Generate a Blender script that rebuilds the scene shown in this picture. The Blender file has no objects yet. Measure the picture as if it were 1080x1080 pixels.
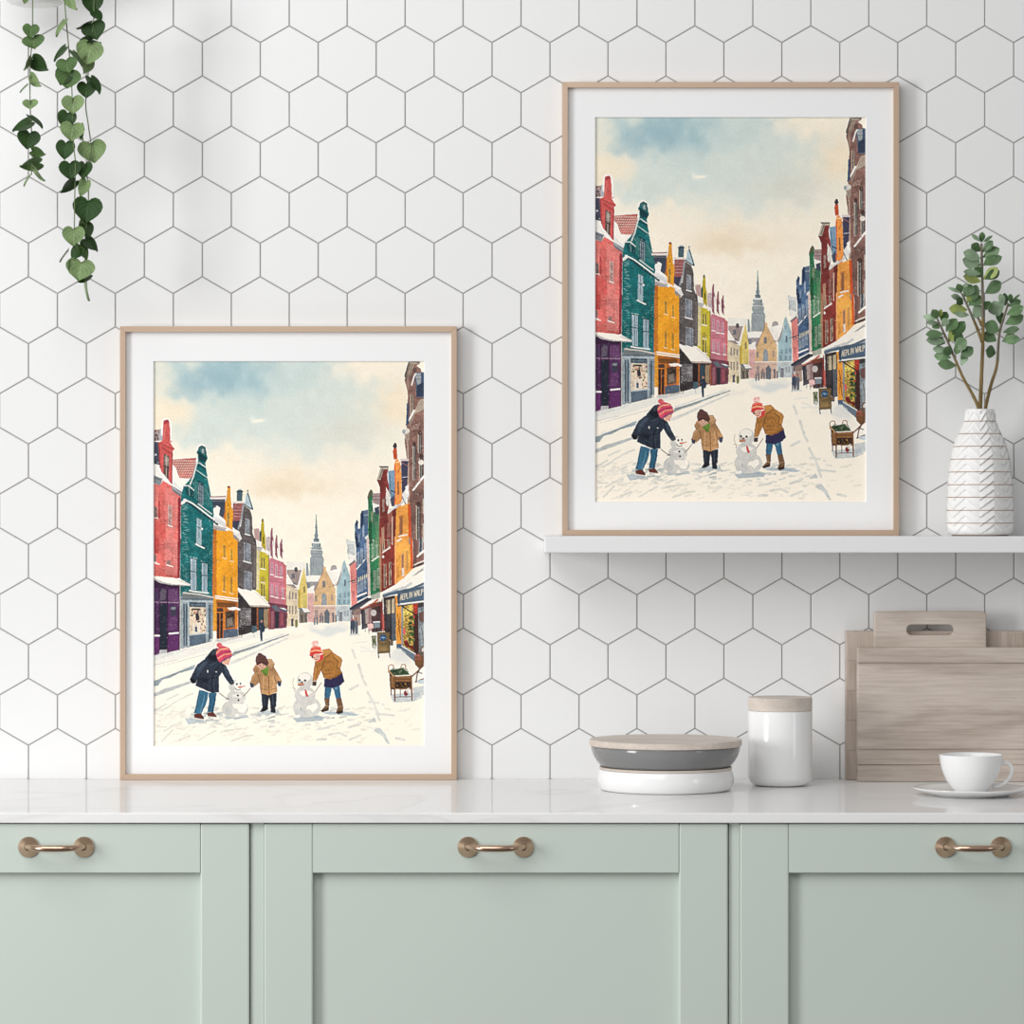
import bpy, bmesh, math, random
import numpy as np
from mathutils import Vector, Matrix

S = bpy.context.scene
COL = S.collection
R = math.radians
# ---------------------------------------------------------------- camera, world, lights, exposure
D, K, EYE = 5.15, 714.3, 1.30          # camera distance from the tiled wall, pixels per metre on it, eye height
FPX = K*D
cam = bpy.data.cameras.new('camera'); cam.sensor_width = 36; cam.lens = 36*FPX/1080; cam.clip_end = 50
co = bpy.data.objects.new('camera', cam); COL.objects.link(co)
co.location = (0, -D, EYE); co.rotation_euler = (R(90), 0, 0); S.camera = co
w = bpy.data.worlds.new('daylight'); S.world = w; w.use_nodes = True
w.node_tree.nodes['Background'].inputs[0].default_value = (1.0, 1.0, 1.01, 1); w.node_tree.nodes['Background'].inputs[1].default_value = .33
def area(name, loc, target, sx, sy, energy, col=(1, 1, 1)):
    l = bpy.data.lights.new(name, 'AREA'); l.shape = 'RECTANGLE'; l.size = sx; l.size_y = sy; l.energy = energy; l.color = col
    o = bpy.data.objects.new(name, l); COL.objects.link(o); o.location = loc
    o.rotation_euler = (Vector(target)-Vector(loc)).to_track_quat('-Z', 'Y').to_euler(); return o
area('window_daylight', (-4.0, -3.1, 1.5), (0, 0, 1.15), 1.2, 1.9, 128)
area('room_daylight', (-1.1, -2.65, 3.1), (-.2, -.35, .9), 2.8, 2.0, 54)
area('far_window_daylight', (3.9, -3.3, 1.7), (0, 0, 1.1), .6, 1.6, 9)
S.view_settings.view_transform = 'Standard'; S.view_settings.look = 'None'; S.view_settings.gamma = 1; S.view_settings.use_curve_mapping = False
S.view_settings.exposure = 0.0

# ---------------------------------------------------------------- helpers
def X(px, y=0): return (px-540)*(D+y)/FPX
def Z(py, y=0): return EYE-(py-540)*(D+y)/FPX
def at(px, py, y=0): return Vector((X(px, y), y, Z(py, y)))
def u(y): return (D+y)/FPX            # metres per pixel at depth y
def mat(name, col, rough=.5, metal=0, spec=.5, coat=0):
    m = bpy.data.materials.new(name); m.use_nodes = True
    b = m.node_tree.nodes['Principled BSDF']
    b.inputs['Base Color'].default_value = (*col, 1); b.inputs['Roughness'].default_value = rough; b.inputs['Metallic'].default_value = metal
    b.inputs['Specular IOR Level'].default_value = spec; b.inputs['Coat Weight'].default_value = coat; b.inputs['Coat Roughness'].default_value = .05
    return m
def N(m, t, **kw):
    n = m.node_tree.nodes.new(t)
    for k, v in kw.items():
        if k.startswith('_'): setattr(n, k[1:], v)
        else: n.inputs[k.replace('__', ' ')].default_value = v
    return n
def LK(m, a, ao, b, bi): m.node_tree.links.new(a.outputs[ao], b.inputs[bi])
def bsdf(m): return m.node_tree.nodes['Principled BSDF']
def ramp(m, stops):
    r = m.node_tree.nodes.new('ShaderNodeValToRGB'); e = r.color_ramp.elements
    while len(e) < len(stops): e.new(.5)
    for q, (p, c) in zip(e, stops): q.position = p; q.color = (*c, 1)
    return r
def link(name, me, materials=(), parent=None, smooth=False):
    o = bpy.data.objects.new(name, me); COL.objects.link(o)
    for m in materials: me.materials.append(m)
    if smooth:
        for p in me.polygons: p.use_smooth = True
    if parent: o.parent = parent
    return o
def obj(name, bm, m, parent=None, smooth=False, org=None):
    me = bpy.data.meshes.new(name)
    bmesh.ops.recalc_face_normals(bm, faces=bm.faces)
    if parent is not None:
        bm.transform(Matrix.Translation(-parent_loc(parent)))
    elif org is not None: bm.transform(Matrix.Translation(-Vector(org)))
    bm.to_mesh(me); bm.free()
    o = link(name, me, m if isinstance(m, (list, tuple)) else [m], parent, smooth)
    if parent is None and org is not None: o.location = org
    return o
def parent_loc(o):
    v = Vector((0, 0, 0))
    while o is not None: v += o.location; o = o.parent
    return v
def tag(o, label, cat, group=None):
    o['label'] = label; o['category'] = cat
    if group: o['group'] = group
    return o
def thing(name, loc, label, cat, group=None):
    o = bpy.data.objects.new(name, None); COL.objects.link(o); o.location = loc; o.empty_display_size = .05
    return tag(o, label, cat, group)
def struct(name, bm, m, smooth=False):
    o = obj(name, bm, m, None, smooth); o['kind'] = 'structure'; return o
def add_box(bm, x0, x1, y0, y1, z0, z1, bev=0, seg=2):
    r = bmesh.ops.create_cube(bm, size=1); vs = r['verts']
    for v in vs: v.co = Vector(((x0+x1)/2+v.co.x*(x1-x0), (y0+y1)/2+v.co.y*(y1-y0), (z0+z1)/2+v.co.z*(z1-z0)))
    if bev:
        es = list({e for v in vs for e in v.link_edges})
        bmesh.ops.bevel(bm, geom=es, offset=bev, segments=seg, affect='EDGES', profile=.5)
def box(*a, **k):
    bm = bmesh.new(); add_box(bm, *a, **k); return bm
def add_lathe(bm, prof, c, n=96, mi=None):
    rings = []
    for r, z in prof:
        if r < 1e-6: rings.append([bm.verts.new((c[0], c[1], c[2]+z))])
        else: rings.append([bm.verts.new((c[0]+r*math.cos(2*math.pi*i/n), c[1]+r*math.sin(2*math.pi*i/n), c[2]+z)) for i in range(n)])
    for k, (a, b) in enumerate(zip(rings[:-1], rings[1:])):
        for i in range(n):
            j = (i+1) % n
            if len(a) == 1 and len(b) == 1: continue
            if len(a) == 1: f = bm.faces.new((a[0], b[j], b[i]))
            elif len(b) == 1: f = bm.faces.new((a[i], a[j], b[0]))
            else: f = bm.faces.new((a[i], a[j], b[j], b[i]))
            if mi: f.material_index = mi(k)
def lathe(prof, c, n=96):
    bm = bmesh.new(); add_lathe(bm, prof, c, n); return bm
def catmull(P, n):
    P = [Vector(p) for p in P]; out = []
    Q = [2*P[0]-P[1]]+P+[2*P[-1]-P[-2]]
    for i in range(1, len(Q)-2):
        for k in range(n):
            t = k/n; a, b, c, d = Q[i-1:i+3]
            out.append(.5*((2*b)+(c-a)*t+(2*a-5*b+4*c-d)*t*t+(3*b-a-3*c+d)*t**3))
    return out+[P[-1]]
def add_tube(bm, path, rad, n=10, cap=True):
    path = [Vector(p) for p in path]; rings = []
    up = Vector((0.13, .31, .94)).normalized()
    for i, p in enumerate(path):
        t = (path[min(i+1, len(path)-1)]-path[max(i-1, 0)]).normalized()
        a = t.cross(up)
        if a.length < .05: a = t.cross(Vector((1, 0, 0)))
        a.normalize(); b = t.cross(a)
        r = rad[i] if isinstance(rad, (list, tuple)) else rad
        rings.append([bm.verts.new(p+r*(math.cos(2*math.pi*k/n)*a+math.sin(2*math.pi*k/n)*b)) for k in range(n)])
    for a, b in zip(rings[:-1], rings[1:]):
        for k in range(n): bm.faces.new((a[k], a[(k+1) % n], b[(k+1) % n], b[k]))
    if cap: bm.faces.new(rings[0]); bm.faces.new(rings[-1][::-1])
def arc(cx, cz, r, a0, a1, n):
    return [(cx+r*math.cos(R(a0+(a1-a0)*i/n)), cz+r*math.sin(R(a0+(a1-a0)*i/n))) for i in range(n+1)]

# ---------------------------------------------------------------- materials
M = {}
M['tile'] = m = mat('white_glazed_tile', (.80, .80, .795), .34, spec=.4)
M['grout'] = mat('grey_grout', (.34, .335, .325), .9, spec=.1)
M['plaster'] = mat('plaster', (.75, .75, .74), .8)
M['white_paint'] = mat('white_lacquer', (.78, .78, .78), .38, spec=.4)
M['mint'] = m = mat('mint_lacquer', (.60, .675, .615), .42, spec=.35)
nz = N(m, 'ShaderNodeTexNoise', Scale=220, Detail=2); bp = N(m, 'ShaderNodeBump', Strength=.03, Distance=.001); LK(m, nz, 'Fac', bp, 'Height'); LK(m, bp, 'Normal', bsdf(m), 'Normal')
M['marble'] = m = mat('polished_white_marble', (.88, .875, .87), .4, spec=.1)
tc = N(m, 'ShaderNodeTexCoord'); mp = N(m, 'ShaderNodeMapping'); mp.inputs['Scale'].default_value = (.8, .8, 2.0); mp.inputs['Rotation'].default_value = (0, 0, .6)
n1 = N(m, 'ShaderNodeTexNoise', Scale=1.5, Detail=4, Roughness=.5, Distortion=.9)
LK(m, tc, 'Object', mp, 'Vector'); LK(m, mp, 'Vector', n1, 'Vector')
rp = ramp(m, [(0, (.88, .875, .87)), (.485, (.88, .875, .87)), (.5, (.80, .795, .79)), (.512, (.855, .85, .845)), (1, (.88, .875, .87))])
LK(m, n1, 'Fac', rp, 'Fac'); LK(m, rp, 'Color', bsdf(m), 'Base Color')
gl = N(m, 'ShaderNodeBsdfGlossy', Roughness=.03); gl.inputs['Color'].default_value = (.95, .95, .95, 1); lw = N(m, 'ShaderNodeLayerWeight', Blend=.5)
fm = N(m, 'ShaderNodeMath', _operation='POWER'); fm.inputs[1].default_value = 6; LK(m, lw, 'Facing', fm, 0)
f2 = N(m, 'ShaderNodeMath', _operation='MULTIPLY_ADD'); f2.inputs[1].default_value = .46; f2.inputs[2].default_value = .03; LK(m, fm, 'Value', f2, 0)
mx = N(m, 'ShaderNodeMixShader'); LK(m, f2, 'Value', mx, 'Fac'); LK(m, bsdf(m), 'BSDF', mx, 1); LK(m, gl, 'BSDF', mx, 2)
LK(m, mx, 'Shader', [n for n in m.node_tree.nodes if n.type == 'OUTPUT_MATERIAL'][0], 'Surface')
def wood(name, lo, hi, axis='X', scale=1.0, strip=0, rough=.5):
    m = mat(name, hi, rough, spec=.3)
    tc = N(m, 'ShaderNodeTexCoord'); mp = N(m, 'ShaderNodeMapping')
    s = {'X': (1.9, 10, 10), 'Z': (16, 14, 2.2)}[axis]
    mp.inputs['Scale'].default_value = tuple(q*scale for q in s); vec = (tc, 'Object')
    if strip:
        sp = N(m, 'ShaderNodeSeparateXYZ'); LK(m, tc, 'Object', sp, 'Vector')
        a = N(m, 'ShaderNodeMath', _operation='DIVIDE'); a.inputs[1].default_value = strip; LK(m, sp, 'Z', a, 0)
        f = N(m, 'ShaderNodeMath', _operation='FLOOR'); LK(m, a, 'Value', f, 0)
        g = N(m, 'ShaderNodeMath', _operation='MULTIPLY'); g.inputs[1].default_value = 3.71; LK(m, f, 'Value', g, 0)
        cb = N(m, 'ShaderNodeCombineXYZ'); LK(m, g, 'Value', cb, 'X'); LK(m, g, 'Value', cb, 'Y')
        ad = N(m, 'ShaderNodeVectorMath', _operation='ADD'); LK(m, tc, 'Object', ad, 0); LK(m, cb, 'Vector', ad, 1); vec = (ad, 'Vector')
    LK(m, vec[0], vec[1], mp, 'Vector')
    na = N(m, 'ShaderNodeTexNoise', Scale=1.6, Detail=3, Roughness=.45, Distortion=.35); LK(m, mp, 'Vector', na, 'Vector')
    wv = N(m, 'ShaderNodeMath', _operation='MULTIPLY'); wv.inputs[1].default_value = 26; LK(m, na, 'Fac', wv, 0)
    sn = N(m, 'ShaderNodeMath', _operation='SINE'); LK(m, wv, 'Value', sn, 0)
    mp2 = N(m, 'ShaderNodeMapping'); mp2.inputs['Scale'].default_value = tuple(q*scale*(2.2 if q < 5 else 9) for q in s); LK(m, vec[0], vec[1], mp2, 'Vector')
    nb = N(m, 'ShaderNodeTexNoise', Scale=3, Detail=4, Roughness=.7); LK(m, mp2, 'Vector', nb, 'Vector')
    c1 = N(m, 'ShaderNodeMath', _operation='MULTIPLY_ADD'); c1.inputs[1].default_value = .062; LK(m, sn, 'Value', c1, 0); n9 = N(m, 'ShaderNodeMath', _operation='MULTIPLY'); n9.inputs[1].default_value = .5; LK(m, nb, 'Fac', n9, 0); LK(m, n9, 'Value', c1, 2)
    c2 = N(m, 'ShaderNodeMath', _operation='MULTIPLY_ADD'); c2.inputs[1].default_value = .35; LK(m, na, 'Fac', c2, 0); LK(m, c1, 'Value', c2, 2)
    rp = ramp(m, [(.30, lo), (.66, hi)]); LK(m, c2, 'Value', rp, 'Fac'); LK(m, rp, 'Color', bsdf(m), 'Base Color')
    bp = N(m, 'ShaderNodeBump', Strength=.12, Distance=.0006); LK(m, c2, 'Value', bp, 'Height'); LK(m, bp, 'Normal', bsdf(m), 'Normal')
    return m
M['board'] = wood('pale_oak_board', (.40, .335, .285), (.66, .58, .51), 'X', 1.0)
M['board_b'] = wood('pale_oak_paddle', (.46, .39, .335), (.68, .60, .53), 'X', 1.3)
M['board_c'] = wood('pale_oak_strips', (.40, .325, .27), (.62, .53, .46), 'Z', 1.0, 31*1.4/1000)
M['lid'] = wood('pale_oak_lid', (.54, .47, .41), (.76, .68, .61), 'X', 1.2)
M['frame'] = m = mat('rose_beige_frame', (.585, .43, .315), .36, metal=.35, spec=.4)
M['mat'] = mat('white_mat_board', (.84, .84, .84), .85, spec=.15)
M['bevel'] = mat('mat_core', (.92, .92, .92), .8, spec=.1)
M['copper'] = mat('brushed_bronze', (.63, .43, .31), .24, metal=1)
M['ceramic'] = mat('white_glazed_ceramic', (.84, .84, .835), .12, spec=.5)
M['grey_ceramic'] = mat('grey_glazed_ceramic', (.205, .205, .205), .12, spec=.5)
M['matte_ceramic'] = mat('white_satin_ceramic', (.84, .835, .825), .3, spec=.4)
M['brown_line'] = mat('brown_glaze_line', (.30, .17, .095), .5)
M['floor'] = mat('grey_floor', (.10, .09, .08), .5)
M['print'] = m = mat('printed_paper', (.8, .8, .8), .8, spec=.1)
at_ = N(m, 'ShaderNodeAttribute', _attribute_name='paint'); LK(m, at_, 'Color', bsdf(m), 'Base Color')
def leafmat(name, col, vein, rough=.45, veins=True):
    m = mat(name, col, rough, spec=.35 if not veins else .16)
    uv = N(m, 'ShaderNodeUVMap'); sp = N(m, 'ShaderNodeSeparateXYZ'); LK(m, uv, 'UV', sp, 'Vector')
    ab = N(m, 'ShaderNodeMath', _operation='ABSOLUTE'); LK(m, sp, 'X', ab, 0)
    mid = N(m, 'ShaderNodeMath', _operation='LESS_THAN'); mid.inputs[1].default_value = .035; LK(m, ab, 'Value', mid, 0)
    q = N(m, 'ShaderNodeMath', _operation='MULTIPLY_ADD'); q.inputs[1].default_value = -.85; LK(m, ab, 'Value', q, 0); LK(m, sp, 'Y', q, 2)
    s4 = N(m, 'ShaderNodeMath', _operation='MULTIPLY'); s4.inputs[1].default_value = 4.2; LK(m, q, 'Value', s4, 0)
    fr = N(m, 'ShaderNodeMath', _operation='FRACT'); LK(m, s4, 'Value', fr, 0)
    sv = N(m, 'ShaderNodeMath', _operation='LESS_THAN'); sv.inputs[1].default_value = .1; LK(m, fr, 'Value', sv, 0)
    mx = N(m, 'ShaderNodeMath', _operation='MAXIMUM'); LK(m, mid, 'Value', mx, 0); LK(m, sv, 'Value', mx, 1)
    sc = N(m, 'ShaderNodeMath', _operation='MULTIPLY'); sc.inputs[1].default_value = .55 if veins else .0; LK(m, mx, 'Value', sc, 0)
    nz = N(m, 'ShaderNodeTexNoise', Scale=60, Detail=3); tc = N(m, 'ShaderNodeTexCoord'); LK(m, tc, 'Object', nz, 'Vector')
    r = ramp(m, [(.3, tuple(c*.72 for c in col)), (.7, tuple(min(1, c*1.22) for c in col))]); LK(m, nz, 'Fac', r, 'Fac')
    mi = N(m, 'ShaderNodeMix', _data_type='RGBA'); LK(m, sc, 'Value', mi, 'Factor'); LK(m, r, 'Color', mi, 6); mi.inputs[7].default_value = (*vein, 1); LK(m, mi, 2, bsdf(m), 'Base Color')
    return m
M['ivy0'] = leafmat('ivy_young_leaf', (.165, .245, .10), (.36, .44, .24))
M['ivy1'] = leafmat('ivy_leaf', (.075, .14, .045), (.2, .28, .11))
M['ivy2'] = leafmat('ivy_old_leaf', (.022, .056, .013), (.07, .125, .045))
M['ivy_stem'] = mat('ivy_stem', (.10, .15, .05), .5)
M['jade0'] = leafmat('jade_leaf_pale', (.26, .36, .23), (.3, .4, .3), .35, False)
M['jade1'] = leafmat('jade_leaf', (.13, .225, .10), (.3, .4, .3), .35, False)
M['jade2'] = leafmat('jade_leaf_dark', (.058, .118, .042), (.3, .4, .3), .35, False)
M['jade3'] = leafmat('jade_leaf_yellowed', (.30, .37, .10), (.3, .4, .3), .35, False)
M['bark'] = m = mat('olive_twig_bark', (.2, .14, .04), .7)
nz = N(m, 'ShaderNodeTexNoise', Scale=90, Detail=4); r = ramp(m, [(.3, (.12, .08, .03)), (.7, (.29, .2, .06))]); LK(m, nz, 'Fac', r, 'Fac'); LK(m, r, 'Color', bsdf(m), 'Base Color')
M['bark_top'] = mat('grey_green_twig', (.155, .13, .09), .7)
M['soil'] = mat('potting_soil', (.05, .035, .025), .95)
M['cord'] = mat('cotton_cord', (.6, .56, .5), .8)

# ---------------------------------------------------------------- setting: tiled wall, floor
def tiled_wall():
    bm = bmesh.new()
    Wd = 61.13/K; s = Wd/math.sqrt(3); row = 1.5*s; gap = .00085; bev = .0006
    x0, z0 = X(152.4), Z(62.5)              # middle of a vertical joint
    rnd = random.Random(4)
    add_box(bm, -1.75, 1.75, .0011, .12, 0, 2.7)
    for f in bm.faces: f.material_index = 1
    for j in range(-22, 26):
        cz = z0-j*row
        if cz < .84 or cz > 2.62: continue
        for i in range(-24, 26):
            cx = x0+Wd*(i+.5+(.5 if j % 2 else 0))
            if abs(cx) > 1.68: continue
            tx, tz = rnd.uniform(-.0022, .0022), rnd.uniform(-.0022, .0022)
            def ring(r, y, t=0): return [bm.verts.new((cx+r*math.sin(R(60*k)), y+t*(tx*r*math.sin(R(60*k))+tz*r*math.cos(R(60*k))), cz+r*math.cos(R(60*k)))) for k in range(6)]
            ro = s-gap*2/math.sqrt(3)
            A = ring(ro, .0012); B = ring(ro-.0001, .0004); Cc = ring(ro-bev, 0, 1)
            for P, Q in ((A, B), (B, Cc)):
                for k in range(6): bm.faces.new((P[k], P[(k+1) % 6], Q[(k+1) % 6], Q[k]))
            bm.faces.new(Cc)
    struct('wall_back', bm, [M['tile'], M['grout']])
tiled_wall()
struct('floor', box(-4, 4, -5.6, .12, -.1, 0), M['floor'])

# ---------------------------------------------------------------- worktop and cabinets
YF, YD = -.583, -.578                        # worktop front, door faces
ZT = Z(821.5); ZB = Z(868.2, YF)
tag(obj('countertop', box(-.885, .935, YF, -.001, ZB, ZT, bev=.0012), M['marble'], org=(0, -.3, ZB)), 'long polished white marble worktop with faint grey veins over the mint cabinets', 'countertop')
def handle_bm(cx, cz):
    k = u(YD); bm = bmesh.new()
    for s in (-1, 1):
        c = (cx+s*29.2*k, 0, 0)
        prof = [(0, 0), (10.9*k, 0), (11.0*k, .0012), (10.5*k, .0022), (3.6*k, .0088), (3.2*k, .0105), (0, .0105)]
        b2 = bmesh.new(); add_lathe(b2, prof, (0, 0, 0), 48)
        b2.transform(Matrix.Translation((cx+s*29.2*k, YD-.0004, cz)) @ Matrix.Rotation(R(90), 4, 'X'))
        me = bpy.data.meshes.new('t'); b2.to_mesh(me); b2.free(); bm.from_mesh(me); bpy.data.meshes.remove(me)
    P = []
    rad = []
    n = 48
    for i in range(n+1):
        t = -1+2*i/n; a = abs(t)
        P.append((cx+t*30.5*k, YD-.009-.024*(1-a**3), cz+k*.7+.0004*a**3))
        rad.append(k*(3.6-.9*a**3))
    add_tube(bm, P, rad, 16)
    return bm
def cabinet(px0, px1, strip, rail_handle, label, hx):
    x0, x1 = X(px0, YD), X(px1, YD); xs = X(strip, YD); zt = ZB-.0006
    t = thing('base_cabinet', ((x0+x1)/2, -.28, 0), label, 'cabinet', 'row of mint base cabinets')
    bm = bmesh.new(); yb = -.002; yc = YD+.0042
    add_box(bm, x0+.0002, xs-.0003, yc, yb, .09, zt-.0005)                       # left side with its front strip
    add_box(bm, x1-.019, x1-.0008, YD+.024, yb, .09, zt-.0005)
    add_box(bm, xs-.0003, x1-.019, YD+.024, yb, .09, .108); add_box(bm, xs-.0003, x1-.019, yb-.012, yb, .108, zt-.0005)
    add_box(bm, x0+.001, x1-.001, YD+.06, YD+.078, 0, .09)
    obj('body', bm, M['mint'], t)
    xa, xb = xs+.0003, x1-.0012; za, zb = .1, zt-.0008
    k = u(YD); sw = 51.6*k; rh = zb-Z(920.6, YD); rec = .0105
    door = obj('door', box(xa+sw-.004, xb-sw+.004, YD+rec, YD+.0225, za+rh-.004, zb-rh+.004), M['mint'], t)     # the sunk panel
    for a, b in ((xa, xa+sw), (xb-sw, xb)): obj('stile', box(a, b, YD, YD+.0215, za, zb, bev=.002), M['mint'], door)
    for a, b in ((zb-rh, zb), (za, za+rh)): obj('rail', box(xa+sw+.0002, xb-sw-.0002, YD, YD+.0215, a, b, bev=.0007), M['mint'], door)
    h = obj('handle', handle_bm(X(hx, YD), Z(893.3, YD)), M['copper'], door, True)
    h['label'] = 'bronze bow pull on two round plates'
cabinet(-157, 264, -143, 1, 'mint green shaker cabinet at the left below the larger left picture', 59.5)
cabinet(264, 768.8, 278.2, 1, 'mint green shaker cabinet in the middle, whole door with centred bronze pull', 522.8)
cabinet(768.8, 1275, 780.3, 1, 'mint green shaker cabinet at the right below the cup and cutting boards', 1026.2)

# ---------------------------------------------------------------- wall shelf
YS = -.15
ZS = Z(565.6, YS); ZSB = Z(583, YS)
tag(obj('wall_shelf', box(X(574.2, YS), 1.25, YS, -.0006, ZSB, ZS, bev=.0015), M['white_paint'], org=(X(574, YS)+.3, -.075, ZSB)), 'long white floating shelf carrying a framed print and a vase', 'shelf')

# ---------------------------------------------------------------- the street-scene print (painted as vertex colours of a fine grid)
PX0, PY0, PW, PH = 627.0, 122.6, 286.4, 406.6
def paint_print(SS=4, OUT=2):
    W, H = int(PW*SS), int(PH*SS)
    W -= W % (SS//OUT); H -= H % (SS//OUT)
    rng = np.random.RandomState(7)
    def noise(cell, seed):
        r = np.random.RandomState(seed)
        gw, gh = int(W/cell)+3, int(H/cell)+3
        g = r.rand(gh, gw)*2-1
        y = np.arange(H)/cell; x = np.arange(W)/cell
        iy = y.astype(int); ix = x.astype(int)
        fy = (y-iy)[:, None]; fx = (x-ix)[None, :]
        fy = fy*fy*(3-2*fy); fx = fx*fx*(3-2*fx)
        a = g[iy][:, ix]; b = g[iy][:, ix+1]; c = g[iy+1][:, ix]; d = g[iy+1][:, ix+1]
        return (a*(1-fx)+b*fx)*(1-fy)+(c*(1-fx)+d*fx)*fy
    wash = .5*noise(14*SS, 1)+.35*noise(5*SS, 2)+.3*noise(2*SS, 3)
    grain = .6*noise(.9*SS, 4)+.6*noise(.5*SS, 5)
    wx = .45*noise(3*SS, 6)+.25*noise(1.2*SS, 8)
    wy = .45*noise(3*SS, 9)+.25*noise(1.2*SS, 10)
    YY, XX = np.mgrid[0:H, 0:W]
    X = (XX+.5)/SS+PX0; Y = (YY+.5)/SS+PY0
    big = noise(40*SS, 11); big2 = noise(18*SS, 12); big3 = noise(8*SS, 13)
    img = np.zeros((H, W, 3))
    C = dict(a=(620, 115, 3.6), b=(620, 315, 3.6), c1=(620, 175, 7.71), c2=(620, 310, 7.71), c3=(690, 240, 7.71), c4=(690, 300, 6.75),
             c5=(830, 115, 5.4), c6=(820, 300, 7.71), c7=(620, 410, 7.2), c8=(765, 410, 6.968))
    cur = ['c1']
    def F(k): cur[0] = k
    def pts(s):
        ox, oy, sc = C[cur[0]]
        v = [float(t) for t in s.replace(',', ' ').split()]
        return [(ox+v[i]/sc, oy+v[i+1]/sc) for i in range(0, len(v), 2)]
    def box(p, m):
        xs = [q[0] for q in p]; ys = [q[1] for q in p]
        x0 = max(0, int((min(xs)-m-PX0)*SS)); x1 = min(W, int((max(xs)+m-PX0)*SS)+2)
        y0 = max(0, int((min(ys)-m-PY0)*SS)); y1 = min(H, int((max(ys)+m-PY0)*SS)+2)
        return y0, y1, x0, x1
    def blend(sl, m, col, a, tex, gr):
        c = np.array(col, float)/255
        if sum(col) > 640: tex, gr = tex*.35, gr*.3
        k = 1+tex*wash[sl]+gr*grain[sl]
        src = np.clip(c[None, None, :]*k[..., None], 0, 1)
        A = (m*a)[..., None]
        img[sl] = img[sl]*(1-A)+src*A
    def inside(p, x, y):
        m = np.zeros(x.shape, bool)
        n = len(p)
        for i in range(n):
            xa, ya = p[i]; xb, yb = p[(i+1) % n]
            if ya == yb: continue
            m ^= ((ya > y) != (yb > y)) & (x < (xb-xa)*(y-ya)/(yb-ya)+xa)
        return m
    def P(s, col, a=1, tex=.13, gr=.09, wob=.55):
        p = pts(s) if isinstance(s, str) else s
        y0, y1, x0, x1 = box(p, 1)
        if y1 <= y0 or x1 <= x0: return
        sl = np.s_[y0:y1, x0:x1]
        m = inside(p, X[sl]+wob*wx[sl], Y[sl]+wob*wy[sl])
        blend(sl, m.astype(float), col, a, tex, gr)
    def L(s, w, col, a=1, wob=.3, soft=.25, dash=0):
        p = pts(s) if isinstance(s, str) else s
        y0, y1, x0, x1 = box(p, w+1)
        if y1 <= y0 or x1 <= x0: return
        sl = np.s_[y0:y1, x0:x1]
        x = X[sl]+wob*wx[sl]; y = Y[sl]+wob*wy[sl]
        d = np.full(x.shape, 1e9)
        for (xa, ya), (xb, yb) in zip(p[:-1], p[1:]):
            vx, vy = xb-xa, yb-ya; l2 = vx*vx+vy*vy+1e-9
            t = np.clip(((x-xa)*vx+(y-ya)*vy)/l2, 0, 1)
            d = np.minimum(d, np.hypot(x-xa-t*vx, y-ya-t*vy))
        m = np.clip((w/2-d)/soft+.5, 0, 1)
        if dash: m = m*np.clip(.5+dash*big3[sl]*2+grain[sl], 0, 1)
        blend(sl, m, col, a, .08, .05)
    def E(s, rx, ry, col, a=1, soft=.25, wob=.3, tex=.08):
        (cx, cy), = pts(s); sc = C[cur[0]][2]; rx /= sc; ry /= sc
        y0, y1, x0, x1 = box([(cx-rx, cy-ry), (cx+rx, cy+ry)], 1.5)
        if y1 <= y0 or x1 <= x0: return
        sl = np.s_[y0:y1, x0:x1]
        r = np.hypot((X[sl]+wob*wx[sl]-cx)/rx, (Y[sl]+wob*wy[sl]-cy)/ry)
        blend(sl, np.clip((1-r)*min(rx, ry)/soft+.5, 0, 1), col, a, tex, .05)
    def G(s, rx, ry, col, a):      # soft wash
        (cx, cy), = pts(s); sc = C[cur[0]][2]; rx /= sc; ry /= sc
        x = X+9*big2+5*big3; y = Y+7*np.roll(big2, 300, 1)+4*np.roll(big3, 200, 0)
        r2 = ((x-cx)/rx)**2+((y-cy)/ry)**2
        m = np.clip(1.45*np.exp(-r2*1.3)-.1+.12*big3, 0, 1)*a
        m = m[..., None]
        img[:] = img*(1-m)+np.array(col, float)/255*m
    def win(s, w, h, sl=0, glass=(70, 72, 78), fr=(215, 205, 190), sill=True):   # small sash window: top-left corner, size, slope
        (x, y), = pts(s); sc = C[cur[0]][2]; w /= sc; h /= sc; d = sl*w
        P([(x, y), (x+w, y+d), (x+w, y+h+d), (x, y+h)], fr, wob=.2)
        e = min(.45, w*.16)
        P([(x+e, y+e), (x+w-e, y+d+e), (x+w-e, y+h+d-e), (x+e, y+h-e)], glass, wob=.2, tex=.3, gr=.2)
        L([(x, y+h*.45), (x+w, y+d+h*.45)], .35, fr, .9)
        if w > 2.2: L([(x+w/2, y+d/2), (x+w/2, y+h+d/2)], .3, fr, .8)
        if sill: L([(x-.5, y+h+.3), (x+w+.6, y+h+d+.5)], 1.0, (242, 236, 226))
    def specks(s, n, col, lo, hi, a=.8, horiz=0):
        p = pts(s); xs = [q[0] for q in p]; ys = [q[1] for q in p]
        for _ in range(n):
            x = rng.uniform(min(xs), max(xs)); y = rng.uniform(min(ys), max(ys))
            if not inside(p, np.array([[x]]), np.array([[y]]))[0, 0]: continue
            r = rng.uniform(lo, hi)
            if horiz: L([(x, y), (x+horiz*rng.uniform(.5, 1.2), y+.1)], r, col, a*rng.uniform(.5, 1))
            else: L([(x, y), (x+.05, y)], r*2, col, a*rng.uniform(.4, 1))
    # ---- sky and snow
    img[:] = np.array((250, 240, 222))/255
    F('a')
    G('420 120', 420, 260, (205, 219, 215), 1); G('640 200', 330, 260, (212, 222, 216), .9)
    G('90 90', 130, 110, (226, 228, 216), .9); G('300 80', 200, 90, (158, 192, 202), 1); G('250 120', 150, 60, (150, 186, 200), .7)
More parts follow.
